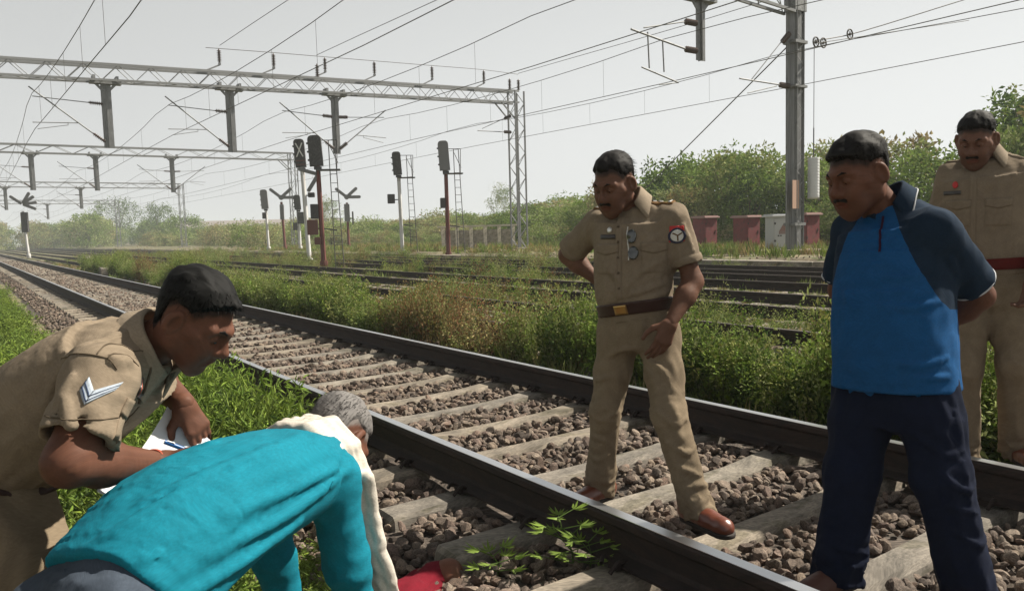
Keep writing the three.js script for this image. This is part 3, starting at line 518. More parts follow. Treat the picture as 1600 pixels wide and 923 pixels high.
function cover(name, label, geos, spots) { // spots: [x, y, a, scale, height]
  const t = new THREE.Group(); t.name = numbered(name); t.userData = { kind: 'stuff', label, category: 'plants' }; scene.add(t);
  const m4 = new THREE.Matrix4(), q = new THREE.Quaternion(), b = geos.map(() => []);
  for (const s of spots) b[Math.floor((s[5] ?? rnd()) * geos.length) % geos.length].push(s);
  geos.forEach((g, i) => { if (!b[i].length) return; const o = new THREE.InstancedMesh(g, leafTissue, b[i].length); o.name = i ? `${name}_plants_${String(i).padStart(3, '0')}` : `${name}_plants`; o.userData = { kind: 'stuff' };
    b[i].forEach((s, k) => { q.setFromEuler(new THREE.Euler(rr(-0.12, 0.12), rr(0, 6.28), rr(-0.12, 0.12))); m4.compose(V(s[0], s[1], -s[2]), q, V(s[3], s[4] ?? s[3], s[3])); o.setMatrixAt(k, m4); const v = rr(0.75, 1.2); o.setColorAt(k, lin(v * rr(0.93, 1.1), v, v * rr(0.85, 1.05))); });
    o.castShadow = o.receiveShadow = true; t.add(o); });
  return t;
}
{
  const G = GREENS;
  const weeds = [weedGeo(0.62, 11, 0.06, 0.015, 9, [G.fresh, G.mid, G.olive]), weedGeo(0.55, 10, 0.05, 0.014, 10, [G.mid, G.deep, G.fresh]), weedGeo(0.6, 12, 0.055, 0.011, 10, [G.fresh, G.pale, G.pale]), weedGeo(0.5, 10, 0.05, 0.014, 9, [G.mid, G.fresh, G.pale]), weedGeo(0.6, 9, 0.045, 0.013, 8, [G.olive, G.pale, G.straw]), weedGeo(0.55, 9, 0.04, 0.013, 7, [G.rust, G.dry, G.olive]), weedGeo(0.6, 8, 0.042, 0.012, 6, [G.rust, G.straw, G.dry])];
  const spots = [];
  for (let i = 0; i < 2600; i++) { // the belt between the first two tracks
    const a = 1.2 + Math.pow(rnd(), 1.25) * 44, edge = 4.78 + 0.25 * noise(a * 0.8, 3) + (a > 20 ? 0.25 : 0), x = edge + Math.abs(rr(-1, 1) * rr(0, 1)) * 1.55;
    const d = fbm(x * 0.6, a * 0.42, 8, 3), hgt = 1.05 + d * 2.2 + 0.45 * smooth(5.6, 4.6, a) * smooth(1.6, 2.6, a) - smooth(4.9, 6.3, x) * 0.38; if (hgt < 0.3) continue;
    if (a > 5.6 && a < 9 && rnd() < 0.45) continue;
    const dry = smooth(-0.1, 0.22, noise(x * 0.5 + 3, a * 0.3) + (Math.abs(a - 7.6) < 1.4 ? 0.12 : -0.26));
    spots.push([x, groundY(x, a) - 0.02, a, rr(0.7, 1.15), hgt * rr(0.8, 1.3), clamp(dry * 0.62 + rr(0, 0.4), 0, 0.999)]);
  }
  cover('weed_belt', 'bushy green and rusty weeds filling the strip behind the near track', weeds, spots);
  const yard = [];
  for (let i = 0; i < 6400; i++) { const a = 2.5 + Math.pow(rnd(), 1.2) * 75, x = rr(5.4, 19.2); const d = fbm(x * 0.35, a * 0.22, 31, 4) + (x > 11.2 ? 0.28 : 0.1) * smooth(0.85, 1.35, a / x); if (d < -0.09) continue; const onT = [6.33, 10.02, 13.9, 17].some(c => Math.abs(x - c) < 1.0); const s = clamp(0.5 + d * 2.2, 0.25, 1.5) * (onT ? 0.55 : 1); yard.push([x, groundY(x, a) - 0.02, a, s * rr(0.7, 1.2), s * rr(0.6, 1.1), clamp(rr(0, 0.8) + d * 0.2, 0, 0.999)]); }
  cover('yard_weeds', 'low scattered weeds between the farther tracks', weeds, yard);
  const grass = [grassGeo(0.3, 26, [G.fresh, G.mid, G.pale]), grassGeo(0.22, 30, [G.olive, G.straw, G.fresh]), grassGeo(0.26, 24, [G.straw, G.dry])];
  const gs = []; for (let i = 0; i < 5200; i++) { const a = 2 + Math.pow(rnd(), 1.5) * 60, x = rr(4.6, 19.2); if (fbm(x * 0.5, a * 0.3, 44, 3) < -0.06) continue; gs.push([x, groundY(x, a) - 0.01, a, rr(0.6, 1.3), rr(0.5, 1.2)]); }
  for (let i = 0; i < 1800; i++) { const a = rr(2, 70), x = rr(19.8, 36); gs.push([x, groundY(x, a) - 0.01, a, rr(1, 2), rr(0.8, 2)]); }
  cover('yard_grass', 'thin dry and green grass across the yard', grass, gs);
  // left verge: long narrow leaves
  const verge = [weedGeo(0.42, 12, 0.1, 0.009, 10, [G.mid, G.mid, G.fresh], 0.6), weedGeo(0.36, 11, 0.09, 0.008, 10, [G.mid, G.deep, G.fresh], 0.7), weedGeo(0.42, 12, 0.075, 0.011, 10, [G.mid, G.fresh], 0.6)];
  const vs = [];
  for (let i = 0; i < 2300; i++) { const a = rr(2.7, 9.5), x = rr(0.1, 1.62); const k = (1 - smooth(1.3, 1.62, x)) * (1 - smooth(7.2, 9.5, a)); if (rnd() > k * 1.2) continue; if (x > lerp(0.75, 1.7, smooth(3.3, 4.7, a))) continue; const hh = 0.8 + 0.9 * smooth(3.2, 4.6, a); vs.push([x, groundY(x, a) - 0.02, a, rr(0.8, 1.25), rr(0.5, 0.95) * hh]); }
  for (let i = 0; i < 2600; i++) { const a = rr(4, 26), x = rr(-5, 0.75) ; const lim = 0.5 + 0.3 * smooth(7, 14, a) + 0.3 * noise(a * 0.5, 9) ; if (x > lim) continue; vs.push([x, groundY(x, a) - 0.02, a, rr(0.7, 1.3), rr(0.5, 1.25)]); }
  for (let i = 0; i < 70; i++) { const a = rr(2.2, 3.2), x = rr(0.35, 1.15); vs.push([x, groundY(x, a) - 0.02, a, rr(0.35, 0.6), rr(0.25, 0.5)]); }
  cover('verge_weeds', 'bright green long-leaved weeds on the verge left of the near rail', verge, vs);
  const vg = []; for (let i = 0; i < 3000; i++) { const a = rr(2.6, 40), x = rr(-9, 1.4); if ((x > 0.8 && a < 3.9) || x > 0.9 && a > 7 || (a > 6 && x > 0.1 && rnd() < 0.75)) continue; vg.push([x, groundY(x, a) - 0.01, a, rr(0.5, 1.1), rr(0.4, 1)]); }
  cover('verge_grass', 'short grass on the left verge', grass, vg);
  const lf = []; for (let i = 0; i < 1200; i++) { const a = rr(26, 120), x = rr(-40, 0.3); lf.push([x, groundY(x, a) - 0.02, a, rr(1.2, 2.6), rr(1, 2.4)]); }
  cover('far_verge_weeds', 'rough growth along the left side of the line in the distance', verge, lf);
}
{ // hemp-like plants growing by the near rail in front
  const mk = (label, x, a, h, n, sd) => {
    const t = thing('leafy_weed', label, 'plant', [x, bedY(x, a) - 0.02, -a]);
    const stem = new Leaves(), top = V(rr(-0.04, 0.04), h, rr(-0.04, 0.04)); let prev = V(0, 0, 0);
    const green = GREENS.fresh; let k = 0;
    for (let i = 1; i <= n; i++) {
      const q = top.clone().multiplyScalar(i / n); q.x += 0.02 * Math.sin(i); stem.stalk(prev, q, 0.006 * (1.3 - i / n), [0.09, 0.14, 0.04]);
      const br = i < n ? 3 : 2;
      for (let b = 0; b < br; b++) { const an = i * 1.3 + b * 2.2, L = h * 0.34 * (1.15 - i / n) + 0.05, e = q.clone().add(V(Math.cos(an) * L, L * 0.35, Math.sin(an) * L)); stem.stalk(q, e, 0.003, [0.1, 0.16, 0.04]);
        for (let f = 0; f < 7; f++) { const lf = new Leaves(), w = (f - 3) / 3, d = V(Math.cos(an + w * 1.15), 0.25 - Math.abs(w) * 0.15 + rr(-0.25, 0.1), Math.sin(an + w * 1.15)).normalize(), s = V(-d.z, rr(-0.3, 0.3), d.x).normalize(); lf.leaf(V(0, 0, 0), d, s, 0.078 * (1 - 0.35 * Math.abs(w)) * rr(0.8, 1.1), 0.0062, tintOf(green, 0.25)); const o = part(t, k ? `leaf_${String(k).padStart(3, '0')}` : 'leaf', lf.geo(), leafTissue, [e.x, e.y, e.z]); k++; } }
      prev = q;
    }
    part(t, 'stem', stem.geo(), leafTissue);
  };
  mk('tall green leafy weed by the near rail at the bottom of the picture', 1.88, 2.30, 0.24, 5);
  mk('low spreading green weed in front of the near rail, right of the tall one', 1.93, 2.26, 0.15, 3);
  mk('small green weed beside the red garment on the stones', 1.62, 2.45, 0.10, 3);
  mk('small ragged green weed left of the sleeper end', 1.32, 3.45, 0.16, 3);
}
// trees and shrubs: trunk, limbs, crown of leaf clumps
const bark = new THREE.MeshStandardMaterial({ color: lin(0.11, 0.085, 0.065), roughness: 1 });
function treeProto(o) {
  const L = new Leaves(), limbs = [], R = o.r, H = o.h, cl = [];
  const n = o.clumps;
  for (let i = 0; i < n; i++) { // clump centres inside an uneven dome
    const an = rr(0, 6.28), rad = Math.sqrt(rnd()) * R, ty = rr(o.low ?? 0.12, 1), prof = Math.sqrt(Math.max(0.05, 1 - Math.pow((ty - 0.45) / 0.62, 2)));
    const bump = 1 + 0.35 * noise(Math.cos(an) * 1.4 + o.s, Math.sin(an) * 1.4, ty * 2.5);
    cl.push([V(Math.cos(an) * rad * prof * bump, ty * H * (1 + 0.12 * noise(an * 1.5, o.s)), Math.sin(an) * rad * prof * bump), rr(0.25, 0.55) * o.cs]);
  }
  for (const [c, cr] of cl) {
    const tint = o.pal[Math.floor(rnd() * o.pal.length)];
    for (let k = 0; k < o.per; k++) { const d = rdir(0.1), q = c.clone().addScaledVector(d, cr * Math.pow(rnd(), 0.5)); q.y -= Math.abs(rr(0, 0.3)) * cr * 0.4; const dir = rdir(0.1).lerp(d, 0.4).normalize(), s = V().crossVectors(dir, rdir()).normalize(); const lk = rr(0.6, 1.3); L.leaf(q, dir, s, o.leaf * lk, o.leaf * 0.24 * lk, tintOf(tint, 0.3)); }
  }
  const base = V(0, -0.1, 0), fork = V(rr(-0.15, 0.15), H * 0.25, rr(-0.15, 0.15));
  limbs.push(bar(base.toArray(), fork.toArray(), o.tr, 7, o.tr * 0.7));
  for (let i = 0; i < (o.limbs ?? 7); i++) { const c = cl[Math.floor(rnd() * cl.length)][0], m = fork.clone().lerp(c, 0.5).add(V(rr(-0.2, 0.2), 0.15, rr(-0.2, 0.2))); limbs.push(bar(fork.toArray(), m.toArray(), o.tr * 0.5, 5, o.tr * 0.3), bar(m.toArray(), c.toArray(), o.tr * 0.3, 4, o.tr * 0.1)); }
  return { crown: L.geo(), trunk: merge(limbs) };
}
{
  const G = GREENS, P = [];
  const pals = [[G.mid, G.fresh, G.fresh], [G.olive, G.pale, G.straw], [G.deep, G.mid, G.fresh], [G.fresh, G.pale], [G.olive, G.dry, G.pale], [G.mid, G.olive]];
  for (let i = 0; i < 6; i++) P.push(treeProto({ r: 2.0, h: 3.4, low: 0.05, clumps: 120, per: 42, cs: 1.2, leaf: 0.19, pal: pals[i], tr: 0.09, s: i * 3.1, limbs: 9 }));
  const low = []; for (let i = 0; i < 3; i++) low.push(treeProto({ r: 1.3, h: 1.5, low: 0.02, clumps: 60, per: 30, cs: 0.8, leaf: 0.14, pal: pals[[4, 1, 3][i]], tr: 0.04, s: i * 5.7 + 40, limbs: 6 }));
  const tall = [treeProto({ r: 3.4, h: 8.5, low: 0.3, clumps: 110, per: 34, cs: 2.2, leaf: 0.26, pal: [G.mid, G.olive], tr: 0.22, s: 77, limbs: 10 }), treeProto({ r: 5.0, h: 7.5, low: 0.1, clumps: 130, per: 36, cs: 2.6, leaf: 0.3, pal: [G.deep, G.mid], tr: 0.25, s: 91, limbs: 8 })];
  camera.updateMatrixWorld(); camera.updateProjectionMatrix();
  const marks = [[-150, 'left edge of the view'], [38, 'lone five-armed signal'], [145, 'second drop arm of the middle gantry'], [267, 'middle gantry\'s third drop arm'], [350, 'writing policeman\'s head'], [416, 'small far white signal'], [442, 'three-armed red indicator'], [490, 'tall red signal'], [543, 'dark indicator mast'], [628, 'white ladder signal'], [697, 'grey-headed red signal'], [815, 'nearest gantry column'], [900, 'policeman\'s raised elbow'], [970, 'standing policeman'], [1100, 'leftmost red cabinet'], [1172, 'middle red cabinet'], [1243, 'right mast'], [1340, 'man in blue'], [1430, 'blue man\'s shoulder'], [1530, 'rightmost policeman'], [1680, 'right edge of the view']];
  const tones = ['fresh green', 'pale olive', 'dark green', 'yellow-green', 'dry olive', 'dull green'];
  const beside = (x, a) => { const v = V(x, 1, -a).project(camera), px = (v.x + 1) * 800; return marks.reduce((b, m) => Math.abs(m[0] - px) < Math.abs(b[0] - px) ? m : b)[1]; };
  const plant = (name, p, label, cat, group, x, a, sx, sy) => {
    if (group) label = `${p.tone} ${label} the ${beside(x, a)}`;
    const t = thing(name, label, cat, [x, groundY(x, a) - 0.05, -a], group); t.rotation.y = rr(0, 6.28); t.scale.set(sx, sy, sx);
    const c = part(t, 'crown', p.crown, leafTissue); c.userData.kind = 'stuff'; part(t, 'trunk', p.trunk, bark); return t;
  };
  P.forEach((p, i) => p.tone = tones[i]); low.forEach((p, i) => p.tone = ['dry olive', 'pale green', 'fresh green'][i]);
  // hedge belt on the right, from the right edge towards the left distance
  const belt = [];
  const line = [[36, 8], [37, 13], [36, 18], [35.5, 23], [35, 27.5], [34.5, 32], [36, 37], [38.5, 42], [38, 48], [40, 54], [41, 61], [42, 68], [43, 75], [43, 83], [44, 91], [44, 100], [43, 110]];
  line.forEach(([x, a], i) => {
    const hs = i < 2 ? 1.6 : i < 6 ? 1.25 : i < 7 ? 1.05 : i < 10 ? 0.92 : 0.72;
    belt.push([x + rr(-0.5, 0.5), a + rr(-0.6, 0.6), rr(1.15, 1.45), hs * rr(0.85, 1.12)]);
    belt.push([x - 2.2 + rr(-0.8, 0.6), a + 2.4 + rr(-0.8, 0.8), rr(0.9, 1.2), hs * rr(0.62, 0.85)]);
    belt.push([x + 3.6 + rr(-1, 1), a + 2 + rr(-1.5, 1.5), rr(1.3, 1.7), hs * rr(0.95, 1.2)]);
    if (i % 2) belt.push([x + 8 + rr(-1, 1), a + 3 + rr(-1.5, 1.5), rr(1.5, 1.9), hs * rr(1.0, 1.3)]);
  });
  belt.forEach(([x, a, sx, sy], i) => plant('acacia_shrub', P[(i * 5 + 1) % 6], `${sy > 1.2 ? 'tall' : sy > 0.8 ? 'middling' : 'short'} hedge shrub behind`, 'shrub', 'shrubs of the hedge beyond the yard', x, a, sx, sy));
  for (let i = 0; i < 44; i++) { const t = i / 44, a = 10 + t * 100 + rr(-2, 2), x = lerp(30.8, 36, Math.min(1, t * 2)) + rr(-1.2, 1.2); if (a < 27 && x < 31.5) continue; plant('low_shrub', low[i % 3], 'low bush below the hedge, near', 'shrub', 'low bushes at the foot of the hedge', x, a, rr(0.8, 1.3), rr(0.6, 1.05)); }
  for (let i = 0; i < 46; i++) { const a = rr(78, 175), x = lerp(28, 84, rnd()); plant('low_shrub', low[i % 3], 'scrub bush below the far shed, near', 'shrub', 'scrub below the far shed', x, a, rr(1.4, 2.4), rr(1.3, 2.2)); }
  // scrub on the left behind the far tracks
  for (let i = 0; i < 30; i++) { const a = rr(75, 190), x = 24 + rr(0, 14) + (a - 75) * 0.06; plant('low_shrub', low[i % 3], 'scrub bush left of centre, near', 'shrub', 'scrub behind the far left tracks', x, a, rr(1.3, 2.4), rr(1.2, 2.0)); }
  for (let i = 0; i < 18; i++) { const a = rr(150, 270), x = 14 + rr(0, 30); plant('acacia_shrub', P[i % 6], 'hazy far tree, near', 'tree', 'hazy trees in the far left distance', x, a, rr(1.6, 2.4), rr(1.3, 2.1)); }
  for (let i = 0; i < 14; i++) { const a = rr(170, 320), x = rr(-60, 8); plant('acacia_shrub', P[i % 6], 'hazy tree by the vanishing rails near', 'tree', 'hazy trees at the far left edge', x, a, rr(1.8, 2.6), rr(1.5, 2.3)); }
  plant('round_tree', tall[1], 'dark rounded tree in the left distance behind the gantry post', 'tree', undefined, 36, 183, 1.15, 1.12);
  plant('round_tree', tall[1], 'tall pale hazy tree left of the dark rounded tree', 'tree', undefined, 33, 222, 1.3, 1.5);
  plant('tall_tree', tall[0], 'tall thin hazy tree above the hedge left of the gantry column', 'tree', undefined, 86, 124, 0.95, 1.05);
  plant('tall_tree', tall[0], 'tall thin tree behind the arms of the dark indicator signal', 'tree', undefined, 48, 118, 0.7, 0.78);
  plant('tall_tree', tall[0], 'tall leafy tree behind the rightmost officer', 'tree', undefined, 43, 15.5, 1.05, 0.82);
  plant('tall_tree', tall[0], 'leafy tree at the right edge behind the rightmost officer', 'tree', undefined, 38, 10.5, 1.0, 0.85);
}
// litter and small things on the verge
{
  const sheet = (w, h) => { const g = new THREE.PlaneGeometry(w, h, 6, 6), p = g.attributes.position; for (let i = 0; i < p.count; i++) p.setZ(i, 0.03 * noise(p.getX(i) * 16, p.getY(i) * 16, w * 90)); g.rotateX(-1.35); g.computeVertexNormals(); return g; };
  single('litter', 'crumpled pale wrapper lying in the weeds at the far left', 'litter', sheet(0.16, 0.1), mat(lin(0.5, 0.62, 0.6), 0.5), [0.05, -0.12, -4.6]);
  single('litter', 'dirty white paper scrap on the bare ground left of the rail', 'litter', sheet(0.16, 0.09), mat(lin(0.6, 0.57, 0.5), 0.8), [0.42, -0.16, -6.1]);
}
